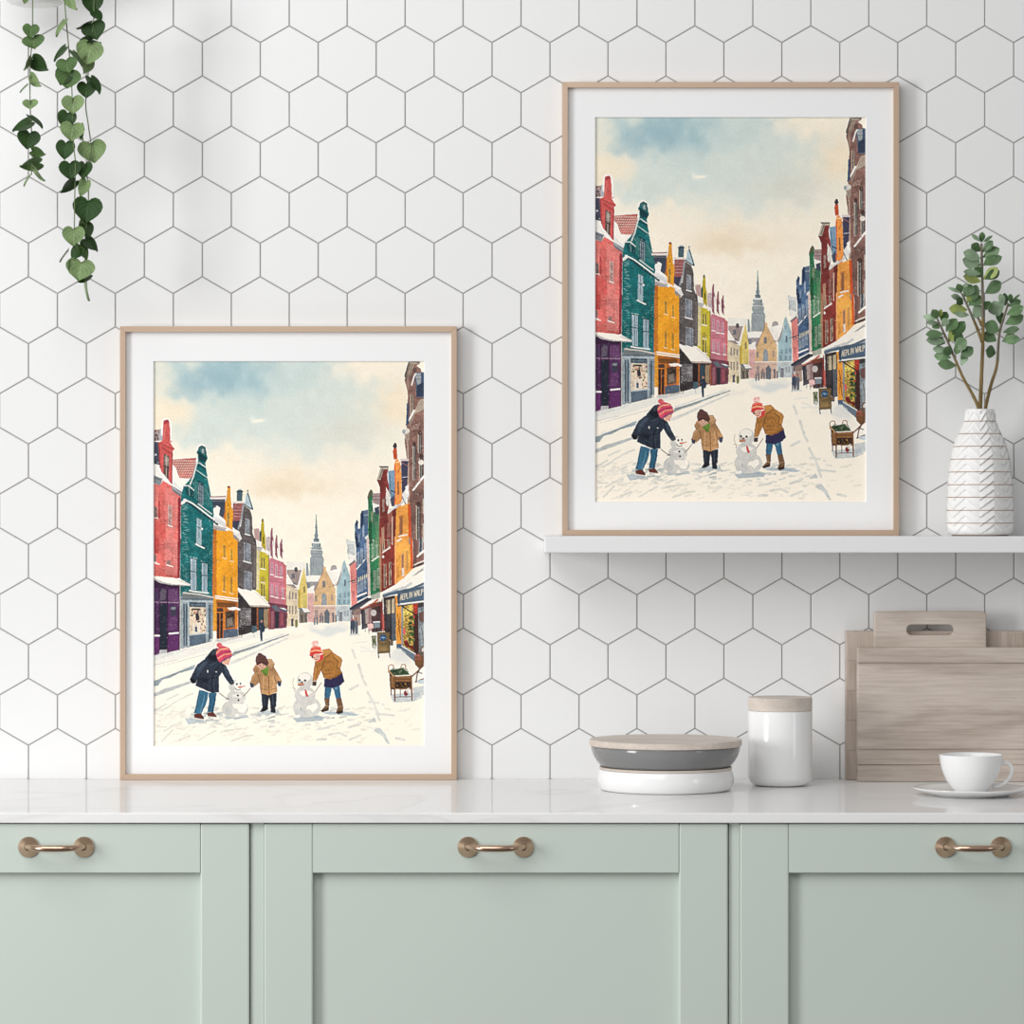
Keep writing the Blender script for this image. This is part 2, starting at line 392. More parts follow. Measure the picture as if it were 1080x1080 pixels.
    G('400 95', 110, 100, (160, 194, 204), .7); G('190 300', 110, 60, (205, 220, 216), .8); G('560 80', 170, 80, (196, 214, 214), .8); G('330 250', 200, 90, (206, 220, 217), .7)
    G('870 55', 170, 60, (243, 234, 216), 1); G('950 190', 120, 100, (243, 226, 198), .9); G('60 230', 110, 90, (243, 230, 205), .9)
    G('780 300', 150, 60, (216, 216, 204), .6); G('830 210', 90, 50, (224, 226, 214), .6); G('560 490', 220, 70, (240, 224, 198), .9); G('500 520', 110, 35, (236, 218, 188), .6)
    G('300 420', 160, 60, (246, 236, 216), .8); G('760 450', 220, 80, (247, 236, 216), .7); G('430 240', 35, 14, (246, 240, 226), .9)
    img += (.018*grain+.012*big3)[..., None]
    F('b')
    P('0 470 130 420 470 340 620 300 700 298 820 320 1000 420 1090 480 1090 800 0 800', (249, 240, 225), tex=.02, gr=.02)
    F('b')
    G('690 322', 70, 16, (214, 219, 218), .9); G('560 350', 60, 14, (236, 230, 218), .8); G('960 420', 60, 60, (224, 224, 218), .8); G('330 520', 200, 60, (250, 243, 230), .7)
    # ---- far middle: tower and little houses
    F('c4')
    P('520 230 670 235 700 340 520 340', (228, 228, 222), .7); P('525 290 650 290 640 420 520 420', (160, 142, 138)); P('515 300 575 395 515 390', (238, 232, 224))
    E('590 288', 12, 18, (80, 78, 84)); P('555 320 580 318 580 350 556 350', (100, 105, 115)); P('570 375 600 400 590 412 570 400', (90, 90, 100))
    P('662 240 672 240 682 330 662 335', (140, 155, 162))
    T = (152, 162, 166)
    P('686 330 690 205 700 195 696 180 690 165 697 152 700 135 706 120 700 105 720 95 716 78 726 60 728 30 731 0 738 0 740 35 745 62 752 78 750 94 764 98 765 122 770 140 773 155 780 165 774 180 778 198 786 205 786 330', T)
    F('a'); P('632 716 637 700 639 680 640 655 642 610 644 610 646 655 648 680 649 700 655 716', (118, 132, 142), wob=.2); E('643 690', 7, 8, (118, 132, 142)); E('643 660', 5, 4, (118, 132, 142)); F('c4')
    for x in range(700, 782, 15): L(f'{x} 210 {x} 325', .45, (98, 112, 122), .45)
    for y in (100, 135, 155, 175, 200): L(f'{692 if y>110 else 703} {y} {778 if y>110 else 762} {y}', .6, (112, 124, 134), .75)
    L('706 96 762 97', 1.5, (236, 234, 228)); L('695 148 776 150', .6, (225, 224, 220)); L('716 74 750 76', 1.2, (75, 90, 104)); L('704 104 704 120', .8, (80, 95, 108)); L('760 102 760 120', .8, (80, 95, 108))
    for x in (722, 738, 754): L(f'{x} 108 {x} 128', .6, (85, 98, 110), .8)
    P('660 345 760 340 765 375 720 440 665 440', (150, 142, 146)); P('660 340 765 335 750 372 665 375', (240, 236, 229)); P('665 420 720 400 715 450 670 450', (238, 233, 226)); P('668 385 690 385 690 420 668 420', (120, 125, 135))
    P('672 455 715 455 715 660 672 660', (226, 172, 168)); specks('672 480 715 480 715 640 672 640', 22, (190, 140, 145), .4, .7, .6)
    P('820 305 910 290 925 400 855 405', (165, 150, 148)); P('820 300 915 280 905 320 870 402 840 380', (238, 233, 226)); P('832 300 838 268 852 254 872 258 884 292', (158, 148, 150)); P('810 300 920 275 910 296 815 310', (240, 236, 229))
    O = (216, 174, 124)
    P('712 545 722 440 780 305 784 268 802 268 804 305 868 435 870 545', O); P('712 540 870 540 872 665 712 665', (212, 178, 160)); L('784 268 780 305 724 440', .8, (150, 108, 80), .7); L('804 300 868 432', .8, (165, 120, 85), .6)
    P('770 540 772 470 788 452 806 470 808 540', (138, 148, 155)); P('776 372 797 366 798 415 778 418', (120, 120, 125)); P('724 475 740 470 740 515 724 515', (150, 140, 135)); P('838 465 854 465 854 510 838 510', (165, 145, 130)); L('715 545 872 545', 1.0, (236, 226, 212)); L('715 562 872 562', .5, (165, 130, 110), .6)
    specks('725 440 790 310 865 440 865 530 720 530', 60, (180, 135, 92), .3, .5, .5, 1.2)
    P('790 595 810 565 828 595 826 668 792 668', (105, 112, 125)); P('722 572 745 572 745 640 722 640', (165, 140, 138)); P('845 595 860 595 860 660 845 660', (110, 108, 118)); P('760 600 778 590 780 655 760 655', (170, 140, 135))
    B = (152, 182, 192)
    P('876 545 880 420 915 320 925 235 934 222 945 250 972 330 976 545', B); P('872 545 976 545 976 655 872 655', (182, 192, 195)); L('874 545 976 543', 1, (232, 230, 224)); L('925 240 882 415', .6, (110, 138, 152), .7)
    for x, y in ((895, 455), (928, 452), (955, 450), (890, 500), (925, 500), (955, 500)): P(f'{x} {y} {x+16} {y} {x+16} {y+34} {x} {y+34}', (122, 150, 165))
    P('930 360 944 358 944 405 930 405', (95, 115, 128)); P('927 290 938 290 938 310 927 312', (120, 148, 160))
    P('895 590 918 590 918 655 895 655', (120, 122, 132))
    for x in (882, 930, 950): P(f'{x} 580 {x+14} 580 {x+14} 620 {x} 620', (150, 160, 168))
    P('605 440 625 330 640 275 650 280 668 420 670 560 605 560', (226, 200, 105)); P('600 440 620 430 620 560 602 560', (195, 165, 50)); P('515 395 605 430 605 690 520 690', (218, 200, 168)); P('515 320 570 392 610 430 625 345 645 285 640 275 620 320 600 400 560 385 515 300', (243, 238, 230))
    P('612 560 670 558 670 665 612 670', (140, 125, 105))
    for x in (540, 560, 582): P(f'{x} {440+(x-540)//3} {x+11} {442+(x-540)//3} {x+11} 500 {x} 500', (150, 140, 130)); P(f'{x} 545 {x+11} 545 {x+11} 605 {x} 605', (150, 138, 125))
    P('640 410 655 405 656 450 641 450', (150, 130, 80)); P('605 560 650 558 695 598 640 600', (120, 125, 130)); P('630 562 670 562 692 590 650 592', (240, 236, 229)); P('555 640 570 632 572 690 556 692', (75, 80, 95)); P('583 645 600 645 600 700 583 700', (120, 125, 75)); P('625 610 640 610 640 665 625 665', (88, 84, 84)); P('652 605 668 605 668 660 652 660', (95, 92, 90))
    for x, y in ((722, 655), (740, 652), (762, 640), (780, 642), (800, 640), (818, 645), (872, 635)): L(f'{x} {y-12} {x} {y+22}', 1.5, (90, 105, 122), .9); E(f'{x} {y-18}', 6, 7, (110, 112, 120))
    # ---- left row, from far to near
    F('c4')
    P('398 200 500 235 520 300 520 690 398 715', (196, 112, 128)); P('500 240 520 260 520 690 500 692', (206, 104, 108)); P('392 520 530 540 525 700 395 715', (120, 60, 78))
    P('376 60 405 50 408 205 378 180', (190, 172, 172)); P('378 160 408 170 406 215 380 190', (240, 235, 228))
    for x, t in ((410, -10), (443, 42), (478, 70)): P(f'{x} 190 {x-4} 110 {x} {t+30} {x+6} {t} {x+13} {t} {x+15} {t+60} {x+22} {t+95} {x+20} 215', (148, 88, 100)); L(f'{x+16} {t+95} {x+20} 205', 1.1, (240, 232, 228)); L(f'{x+6} {t+70} {x+6} {t+110}', 1.0, (110, 60, 75))
    for x, y in ((410, 235), (442, 250), (474, 265), (412, 390), (444, 400), (490, 415)): win(f'{x} {y}', 17, 85 if x < 470 else 75, .15, (158, 120, 136), (214, 160, 168))
    L('400 372 500 385', .5, (160, 75, 98), .8); P('410 545 450 540 480 585 440 580', (95, 105, 118)); P('465 555 500 560 540 580 500 590', (75, 90, 105)); P('470 558 505 562 530 574 500 572', (238, 235, 230)); P('410 590 430 580 432 700 412 705', (150, 90, 100)); P('440 585 470 590 468 700 442 705', (50, 48, 58)); P('480 600 500 600 500 680 480 685', (150, 75, 85)); P('505 600 518 598 518 685 505 690', (95, 60, 70))
    F('c3')
    P('330 460 375 455 385 600 345 590', (196, 160, 155)); P('345 545 380 560 412 600 412 625 350 600', (243, 238, 231)); P('345 605 410 610 385 645 350 630', (190, 185, 182))
    P('345 630 375 640 450 660 455 1060 345 960', (196, 178, 40)); P('350 635 378 640 375 960 350 950', (214, 202, 150)); P('390 430 395 390 403 380 412 395 415 470 425 520 428 640 395 600 386 520', (190, 168, 28)); L('404 384 402 398', 1.8, (110, 100, 50)); P('402 530 414 525 416 580 404 585', (90, 90, 40)); P('378 490 392 470 394 560 380 560', (45, 80, 85))
    P('425 620 462 650 455 680 432 665', (238, 232, 224)); L('452 670 452 1060', 1, (120, 105, 40), .8)
    for x, y, h in ((388, 690, 90), (408, 695, 90), (388, 905, 100), (408, 910, 100)): win(f'{x} {y}', 15, h, .2, (86, 84, 46), (216, 200, 110))
    E('403 870', 18, 25, (170, 150, 50)); L('390 895 420 898', 1, (235, 225, 200))
    # dark gabled house
    P('157 390 165 240 245 240 250 300 215 400 205 480 160 460', (150, 82, 80)); L('165 245 240 245', 2.2, (222, 212, 206)); 
    for y in (285, 310, 335, 360): L(f'165 {y} 235 {y}', .5, (215, 190, 185), .8, dash=.7)
    P('160 395 220 395 215 470 160 465', (60, 60, 80)); P('193 160 205 135 230 135 240 160 238 235 195 235', (72, 95, 108)); L('192 158 242 158', 1.2, (55, 70, 85)); L('200 140 235 140', .9, (220, 224, 226))
    P('200 470 225 440 240 350 250 270 300 300 315 345 322 500 350 560 350 960 200 940', (94, 87, 87), tex=.3, gr=.16); P('250 255 262 190 282 165 300 195 322 300 290 285', (168, 190, 200)); L('282 170 322 300', 1.3, (70, 90, 105)); L('252 262 318 302', 1.3, (75, 80, 90)); E('281 152', 7, 9, (120, 135, 145)); L('245 270 232 370 205 460', 1.6, (150, 155, 162)); P('250 240 265 185 270 185 258 250', (240, 240, 238))
    L('340 540 350 600 348 940', 1.1, (60, 55, 58), .6); P('330 600 350 590 350 940 332 930', (125, 112, 108), .6)
    for x, y, w, h in ((262, 375, 34, 125), (250, 570, 55, 150), (255, 800, 60, 150)): win(f'{x} {y}', w, h, .3, (112, 118, 130), (175, 178, 184)); L(f'{x+w*.66} {y+8} {x+w*.66} {y+h}', .4, (190, 190, 195), .7)
    specks('205 560 340 560 345 940 205 930', 60, (190, 185, 182), .2, .4, .6)
    # dark house shop
    F('c4')
    P('176 400 400 540 400 700 180 760', (58, 52, 54), tex=.35); P('190 560 270 560 270 690 190 700', (98, 94, 96), tex=.6, gr=.4); P('275 560 308 560 305 690 275 690', (40, 30, 32)); P('310 562 322 562 322 712 312 712', (150, 82, 45)); P('325 570 355 568 352 690 330 700', (50, 72, 84)); P('362 570 392 570 390 700 362 700', (150, 125, 95)); P('392 565 402 562 404 712 394 714', (165, 80, 50)); specks('190 600 270 600 270 690 190 690', 40, (180, 178, 176), .3, .6, .7); L('200 690 320 690', 1, (40, 38, 42)); L('205 700 205 770', .7, (40, 40, 45)); L('290 690 292 765', .8, (60, 80, 95)); P('275 690 310 688 312 735 278 740', (75, 98, 110))
    P('172 415 235 435 300 445 405 545 400 555 265 548 175 440', (246, 239, 229), tex=.05); P('262 540 408 545 402 556 268 552', (190, 170, 155)); L('300 448 400 540', .9, (220, 214, 206)); L('178 440 265 548', .8, (150, 145, 140), .6); P('172 412 160 408 150 414 172 425', (238, 233, 226))
    # person by the kerb
    P('328 690 335 665 355 662 370 700 366 730 352 735 352 800 340 800 334 735', (46, 58, 76)); E('345 656', 9, 10, (165, 120, 105))
    # yellow house
    F('c3')
    P('-90 200 95 195 95 245 -90 250', (150, 105, 105)); L('-80 235 100 238', 2, (240, 234, 228)); P('0 250 95 245 100 400 0 350', (62, 68, 86)); P('0 260 40 260 62 330 50 400 105 455 105 480 0 430', (244, 239, 232))
    P('-60 430 20 400 110 440 112 490 0 480', (236, 231, 226)); P('-10 425 110 455 90 488 -20 460', (178, 174, 174)); L('0 450 105 478', .5, (100, 96, 98), .8)
    P('85 400 88 260 105 230 118 130 128 112 140 125 145 210 150 280 165 310 158 470 100 440', (232, 152, 32)); P('85 260 100 250 105 380 90 380', (190, 105, 40)); E('128 122', 13, 9, (150, 80, 35)); L('108 170 100 230', 1.6, (238, 234, 230)); P('117 330 133 320 130 445 116 440', (110, 80, 40)); L('117 385 131 385', .5, (220, 190, 120)); L('124 330 124 440', .4, (220, 190, 120)); E('124 265', 6, 12, (170, 100, 25))
    P('20 470 110 480 130 470 165 490 200 570 200 1080 10 1080', (240, 154, 24)); P('-50 460 30 465 25 1080 -55 1080', (206, 108, 28)); P('0 480 28 480 26 1080 -2 1080', (196, 100, 26))
    P('165 450 215 490 235 540 215 560 165 520', (222, 218, 216)); P('165 500 215 545 208 570 168 535', (140, 135, 135)); P('160 450 200 475 220 490 190 500 165 480', (245, 240, 233))
    for x, y, w, h in ((82, 588, 22, 105), (143, 618, 18, 100), (82, 835, 20, 130), (140, 850, 20, 130)): win(f'{x} {y}', w, h, .3, (110, 92, 50), (205, 160, 80)); L(f'{x-3} {y-30} {x+w*.5} {y-42} {x+w+2} {y-26}', .5, (190, 105, 20), .8)
    specks('30 500 195 590 195 1060 30 1060', 90, (205, 115, 20), .2, .35, .6, .8); specks('-50 480 20 480 20 1060 -50 1060', 60, (160, 75, 25), .25, .45, .7, .9)
    F('c2')
    P('540 0 570 0 570 740 540 745', (200, 112, 30)); P('565 0 740 0 742 490 565 465', (240, 154, 24), .35)
    P('540 460 570 460 568 750 540 750', (226, 150, 35)); P('568 500 742 520 742 800 568 815', (190, 98, 32)); L('560 465 740 490', 1.4, (243, 236, 226)); L('562 482 740 508', 1.5, (236, 226, 214)); L('570 500 740 516', .7, (120, 75, 40)); P('575 515 725 525 725 560 575 555', (128, 76, 32))
    for x in range(585, 725, 14): L(f'{x} 518 {x} 555', .6, (90, 55, 30), .8)
    P('572 565 625 562 625 595 572 595', (70, 55, 50)); P('572 605 620 602 618 812 572 815', (58, 42, 38)); L('596 605 595 812', .9, (190, 105, 40)); L('572 600 622 600', .9, (210, 120, 40)); P('640 590 715 585 718 720 642 732', (84, 68, 58), tex=.5, gr=.4); P('655 650 695 640 700 700 655 720', (140, 128, 118), .7); P('625 740 742 730 742 795 625 808', (78, 94, 112)); P('655 560 725 555 765 572 758 584 670 580', (245, 239, 230)); P('622 560 640 565 640 740 624 745', (205, 115, 38)); P('718 575 740 580 740 735 722 735', (215, 122, 38)); P('570 820 650 818 650 845 575 845', (178, 172, 168))
    # ---- teal house
    F('c1')
    P('215 400 405 385 395 480 365 560 330 620 300 640 215 580', (186, 84, 74), tex=.2); 
    for r in range(8):
        for q in range(14):
            x = 218+q*13+(r % 2)*6; y = 405+r*20
            if x < 400-r*6: L(f'{x} {y} {x+4} {y+9}', .75, (238, 225, 215), .85)
    P('210 440 235 460 270 550 365 555 350 620 330 660 290 640 210 570', (247, 241, 232), tex=.04); P('245 490 355 500 350 550 265 545', (200, 110, 100), .35); P('205 540 240 600 320 650 310 690 275 670 210 600', (225, 226, 226)); P('205 610 310 675 285 710 205 650', (112, 118, 126)); L('210 625 300 690', .5, (205, 208, 210))
    L('215 395 400 380', 1.2, (240, 234, 226))
    TL = (20, 102, 106)
    P('300 620 370 540 400 430 420 400 405 330 420 290 450 275 480 300 495 390 478 430 495 540 505 600 520 680 548 780 540 1080 280 1080 280 720', TL, tex=.25)
    P('400 345 402 300 425 272 455 268 482 290 490 330 480 300 450 282 425 295 415 330', (245, 242, 236)); P('432 310 455 290 475 320 478 370 440 340', (70, 110, 115)); P('415 335 440 345 490 395 480 420 430 405', (20, 62, 70)); P('448 320 464 310 468 350 452 345', (170, 190, 190)); L('408 430 430 425 485 465', 1.1, (205, 215, 214)); L('415 445 480 475', 1.3, (15, 55, 62)); L('400 480 490 545', 1.2, (150, 180, 180)); L('398 495 488 555', 1.0, (15, 58, 64)); L('440 640 420 420', .1, TL)
    L('415 405 380 540 355 600', 1.5, (225, 228, 224), .9); P('405 385 412 355 420 350 418 410 400 420', (240, 238, 232)); P('305 610 350 610 390 650 380 720 320 680', (22, 76, 82)); L('300 612 345 612 388 650', 1.2, (215, 220, 218)); L('345 620 350 690', .8, (120, 160, 160)); P('420 580 465 605 462 770 418 745', (52, 84, 96)); win('425 605', 36, 150, .5, (78, 96, 112), (165, 185, 188), False); L('415 570 468 600', 1.1, (14, 52, 60)); L('360 560 420 640', .8, (130, 165, 165), .6); L('480 640 520 720', 1, (130, 170, 170), .7)
    P('390 560 420 590 415 740 385 700', (60, 120, 118), .7); P('470 600 500 620 520 720 545 790 490 780 468 740', (70, 125, 124), .55)
    specks('300 620 500 620 545 1075 290 1075', 70, (14, 66, 72), .3, .6, .7, 1.2)
    L('300 735 370 770 450 835 540 895 575 925', 2.2, (24, 66, 74)); L('305 722 375 755 460 820 540 880 585 912', 1.5, (228, 230, 226)); L('420 760 530 840', 1, (215, 220, 218)); P('275 750 320 715 330 735 285 770', (228, 228, 226)); specks('320 745 540 890 530 930 320 780', 40, (20, 50, 58), .3, .5, .9)
    P('535 720 640 715 630 860 575 850 540 770', (60, 70, 88)); L('525 712 640 712', 2.4, (226, 216, 212)); L('525 702 640 698', 1, (150, 96, 96)); L('535 735 630 735', .7, (120, 118, 126)); P('540 800 570 770 600 790 590 850 640 890 645 930 560 910', (245, 240, 234)); P('545 850 640 910 640 950 540 890', (205, 206, 208))
    F('c1'); specks('285 760 330 760 330 1080 285 1080', 75, (175, 205, 202), .25, .45, .85, 2.2); specks('500 880 540 920 540 1080 500 1080', 25, (175, 205, 202), .2, .4, .8, 1.6); specks('330 780 500 900 500 1080 330 1080', 45, (120, 175, 172), .2, .4, .6, 1.2)
    P('408 870 448 890 446 1085 404 1080', (150, 175, 186)); L('410 945 446 960', .7, (40, 70, 84)); L('428 885 426 1080', .6, (70, 100, 112)); E('452 962', 9, 9, (238, 236, 230))
    F('c2')
    P('275 0 540 0 535 480 275 470', TL, tex=.25); specks('280 0 330 0 330 450 280 450', 85, (165, 198, 196), .25, .45, .85, 2.2); specks('330 20 530 20 530 440 330 440', 90, (90, 155, 154), .2, .45, .6, 1.3); specks('505 0 535 0 535 470 505 470', 30, (190, 212, 208), .2, .4, .8, 1.5); specks('290 0 530 0 530 460 290 460', 60, (14, 64, 70), .3, .5, .6, 1.2)
    P('404 0 446 0 446 55 404 45', (150, 175, 186)); L('400 45 468 78', 1.5, (240, 236, 228))
    P('352 155 412 165 410 425 352 415', (24, 54, 64)); P('446 188 500 198 498 435 446 430', (24, 54, 64))
    for x, w, y, h in ((358, 48, 162, 250), (450, 44, 198, 232)):
        P(f'{x} {y} {x+w} {y+8} {x+w} {y+h+6} {x} {y+h}', (168, 190, 202)); L(f'{x+w*.5} {y} {x+w*.5} {y+h}', .7, (50, 78, 92)); L(f'{x} {y+h*.42} {x+w} {y+h*.42+5}', .9, (35, 62, 76)); L(f'{x+w*.25} {y+10} {x+w*.25} {y+h}', .8, (110, 145, 165), .8); L(f'{x+w*.78} {y+10} {x+w*.78} {y+h}', 1.0, (90, 128, 150), .8)
    L('352 150 410 160', 1, (190, 212, 208), .9, dash=.5); L('446 182 500 192', 1, (190, 212, 208), .9, dash=.5); L('350 422 412 432', 1.5, (243, 238, 230)); L('405 432 502 442', 1.3, (243, 238, 230))
    specks('345 0 530 0 530 150 345 150', 40, (150, 190, 188), .2, .4, .7, 1.2); specks('410 180 446 180 446 430 410 430', 16, (160, 196, 194), .2, .4, .7, 1)
    # teal house shop front
    P('275 470 540 490 540 835 275 895', (128, 142, 152)); P('290 445 540 480 540 500 290 485', (110, 118, 122)); L('300 440 440 455 540 478', 1.7, (196, 188, 180)); L('285 490 540 495', 1.2, (84, 98, 110)); P('285 500 540 505 540 520 285 520', (165, 178, 186)); P('300 530 332 530 330 865 300 870', (66, 86, 102)); L('316 530 315 868', .7, (150, 165, 175)); P('348 515 490 520 490 555 348 552', (66, 82, 96), tex=.4, gr=.4); L('360 535 480 538', 1.2, (150, 165, 175), .5, dash=.6); P('495 530 530 530 530 830 495 835', (150, 164, 174)); P('503 535 525 535 525 825 505 830', (80, 100, 116)); P('350 555 482 560 482 765 350 785', (226, 205, 178), tex=.2)
    r2 = np.random.RandomState(5)
    for _ in range(46):
        x = r2.uniform(355, 472); y = r2.uniform(565, 755); cc = [(150, 84, 70), (196, 150, 118), (62, 52, 58), (236, 226, 208), (204, 112, 84), (110, 92, 84)][r2.randint(6)]
        P(f'{x} {y} {x+r2.uniform(5, 18)} {y+r2.uniform(-5, 5)} {x+r2.uniform(5, 16)} {y+r2.uniform(8, 22)} {x-2} {y+r2.uniform(8, 20)}', cc, .85)
    P('398 610 425 600 430 660 405 665', (58, 50, 58)); P('375 690 440 680 440 765 372 778', (232, 222, 208), .8); P('392 715 412 715 414 755 394 758', (70, 95, 120)); L('380 572 432 576', 1.8, (50, 45, 50))
    P('348 790 498 772 498 840 350 880', (88, 106, 124)); L('345 783 500 765', 1.3, (188, 198, 204)); P('335 520 348 520 350 885 337 888', (168, 180, 188)); P('482 520 495 520 495 840 484 842', (170, 182, 190)); P('278 505 298 505 298 892 280 895', (150, 163, 172)); P('518 815 540 812 540 835 518 840', (205, 208, 208))
    # ---- red house
    F('c1')
    P('44 165 132 160 130 240 44 252', (150, 132, 132), tex=.3); specks('60 170 130 165 128 240 60 245', 40, (80, 62, 66), .5, .8, .9); L('44 163 130 158', 1.0, (160, 90, 90)); P('108 150 135 145 130 240 105 240', (165, 170, 180))
    P('44 252 105 258 115 445 44 430', (66, 70, 88)); E('75 360', 9, 9, (200, 204, 210)); E('92 425', 9, 5, (200, 204, 210)); P('118 200 122 80 150 62 185 66 205 95 205 230 225 290 200 260 190 120 150 90 140 130 138 210', (247, 241, 232))
    P('96 265 130 245 135 150 138 95 160 75 186 95 190 130 194 265 228 310 215 330 208 600 110 530', (208, 82, 80)); P('138 85 175 72 188 98 150 112', (165, 55, 62)); P('135 235 150 120 160 120 150 240', (225, 115, 108), .7); L('130 300 195 350', 1.2, (170, 58, 60)); L('100 262 225 318', 1, (165, 58, 62), .8); L('208 330 204 590', 1.4, (170, 60, 64)); P('96 275 108 270 118 500 108 500', (160, 58, 62), .8)
    P('142 350 186 375 180 562 138 545', (92, 78, 76)); P('150 365 182 385 178 450 148 440', (150, 138, 128)); P('146 470 180 485 176 550 144 530', (84, 66, 62)); L('165 360 160 555', .7, (190, 170, 158)); L('145 455 182 470', .9, (60, 48, 48))
    P('44 425 105 455 125 500 200 590 195 605 130 570 44 500', (236, 234, 230)); P('44 500 130 560 200 600 212 620 205 640 130 590 44 545', (110, 114, 122), .0); P('44 520 135 555 108 610 44 582', (126, 132, 140)); L('44 515 135 550 205 608', 1.2, (244, 240, 233)); L('44 540 120 565', .8, (80, 86, 96))
    R = (219, 98, 92)
    P('44 590 108 608 135 570 205 612 210 650 280 705 276 1085 44 1085', R, tex=.22); P('150 620 205 640 255 700 250 900 215 1080 160 1080 150 800', (226, 138, 132), .5); P('44 600 100 620 100 800 44 780', (228, 128, 120), .6); P('95 730 112 735 112 880 98 870', (170, 55, 58), .8); P('258 705 280 712 276 1085 256 1085', (138, 44, 58)); P('44 900 150 920 160 1085 44 1085', (214, 76, 72), .6)
    win('62 780', 28, 88, .2, (98, 84, 84), (200, 150, 140)); win('178 765', 28, 165, .4, (170, 128, 124), (214, 180, 170)); L('180 850 204 858', 2.2, (205, 170, 162), .7)
    F('c2')
    P('44 0 276 0 272 325 44 300', R, tex=.22); P('150 0 250 0 250 300 150 290', (228, 140, 134), .55); P('62 0 105 0 100 125 62 120', (198, 62, 62), .8); P('165 45 215 40 212 180 162 170', (222, 120, 116), .8); L('165 45 212 40 212 180', .6, (180, 75, 78), .7); P('256 0 276 0 272 325 254 322', (138, 44, 58)); win('60 125', 20, 62, .2, (90, 78, 82), (190, 140, 134)); P('166 170 198 175 196 215 165 212', (150, 110, 108)); L('165 212 215 228', 1.2, (243, 236, 228)); L('60 195 102 208', 1.4, (243, 236, 228)); specks('60 190 250 200 250 310 60 290', 70, (190, 66, 66), .2, .35, .6, .9); specks('110 60 250 60 250 300 110 290', 50, (240, 190, 182), .15, .3, .6, .8)
    # purple shop
    P('44 325 270 370 268 905 44 955', (82, 44, 88), tex=.25); P('44 330 270 375 270 400 44 400', (58, 32, 62)); P('62 425 95 430 95 500 62 500', (70, 52, 84)); P('108 402 165 405 165 505 108 505', (62, 50, 72)); P('108 440 135 405 160 420 155 500 110 500', (112, 100, 118), .6); P('178 412 255 412 255 512 178 512', (104, 62, 108)); P('108 530 168 530 165 900 108 905', (34, 40, 54)); L('58 515 270 520', 1.2, (150, 120, 150)); L('44 508 270 512', .7, (60, 34, 66)); L('104 400 106 910', 1.2, (56, 28, 62)); L('172 400 172 900', 1.2, (60, 30, 66)); P('195 545 245 545 242 625 195 630', (58, 56, 76)); P('202 555 238 555 238 575 202 575', (140, 140, 155), .8); P('188 640 250 640 248 740 190 745', (98, 56, 104)); P('62 545 100 545 98 750 62 752', (76, 42, 84)); L('44 788 104 788', 2.0, (238, 232, 228)); L('186 772 268 766', 1.8, (238, 232, 228)); P('44 800 104 798 104 945 44 955', (96, 44, 100)); P('180 785 268 780 266 905 175 915', (94, 44, 100)); P('105 905 170 900 165 930 105 940', (182, 180, 186)); specks('60 400 268 400 268 900 60 900', 70, (205, 190, 210), .15, .4, .7)
    L('268 380 268 905', .9, (50, 28, 56))
    P('44 300 130 318 245 325 265 318 352 375 345 382 215 372 140 358 60 320', (247, 241, 231), tex=.04); P('60 318 140 355 215 370 350 380 340 384 200 378 120 362 60 335', (178, 172, 176)); L('270 340 350 375', 2.0, (220, 214, 210))
    # ---- right row
    F('c6')
    P('85 90 95 80 100 100 145 100 150 250 110 270 95 235', (190, 196, 198)); P('88 85 96 85 96 200 88 200', (150, 160, 165)); P('100 200 150 215 140 270 105 300', (240, 236, 229)); P('108 290 160 265 165 620 120 625', (226, 130, 124)); P('100 290 145 250 155 262 108 305', (120, 110, 118)); P('120 380 128 378 128 420 120 420', (170, 90, 92)); P('135 500 142 500 142 560 135 560', (190, 100, 100)); L('95 430 160 405', .8, (60, 62, 74)); E('138 428', 16, 12, (60, 62, 74), .8); E('138 428', 9, 6, (220, 150, 140))
    P('145 20 175 0 250 -50 260 540 165 590 158 160', (70, 98, 136), tex=.28); P('150 0 165 -20 190 20 185 150 160 150', (36, 52, 82)); P('225 0 250 -20 255 90 232 80', (210, 214, 218)); L('163 325 240 235', 1.2, (236, 234, 230)); L('170 60 245 -30', .8, (180, 195, 210), .7)
    for x, y, h in ((168, 190, 110), (195, 160, 130), (225, 120, 130), (170, 420, 100), (195, 400, 110), (222, 380, 110)): win(f'{x} {y}', 18, h, -.4, (96, 118, 146), (176, 188, 202), False)
    for x in range(175, 240, 16): P(f'{x} {395-(x-175)*.5} {x+8} {390-(x-175)*.5} {x+8} {425-(x-175)*.5} {x} {430-(x-175)*.5}', (205, 200, 170))
    P('165 555 260 510 260 540 165 585', (50, 74, 110)); L('165 548 240 518', 1.8, (240, 236, 230)); P('242 80 262 60 272 540 255 545', (206, 186, 178)); specks('160 60 250 -20 255 540 165 580', 45, (214, 222, 230), .2, .4, .6)
    P('110 650 250 560 285 560 275 790 215 815 205 690 130 700 128 790 112 790', (70, 66, 74), tex=.4); P('105 640 250 555 262 570 110 660', (44, 52, 70)); P('135 660 195 640 195 780 140 790', (150, 120, 110), .8); P('200 660 216 655 216 815 204 815', (48, 46, 54)); P('230 650 262 640 262 760 235 770', (170, 150, 145)); P('110 660 125 655 128 740 112 745', (150, 150, 155))
    # green
    P('262 0 285 -40 350 -20 352 510 275 540', (44, 120, 78), tex=.28); P('262 0 300 -20 300 60 275 120 264 100', (40, 70, 50)); L('286 258 342 222', 1.4, (232, 232, 220)); P('340 0 358 0 362 510 348 520', (150, 130, 95)); P('275 540 352 508 352 560 290 575', (170, 172, 160))
    for x, y, h in ((285, 90, 150), (315, 75, 150), (300, 340, 160), (330, 320, 160)): win(f'{x} {y}', 18, h, -.4, (70, 118, 96), (206, 206, 182), False)
    specks('270 40 345 20 350 500 280 520', 30, (180, 215, 195), .2, .4, .6)
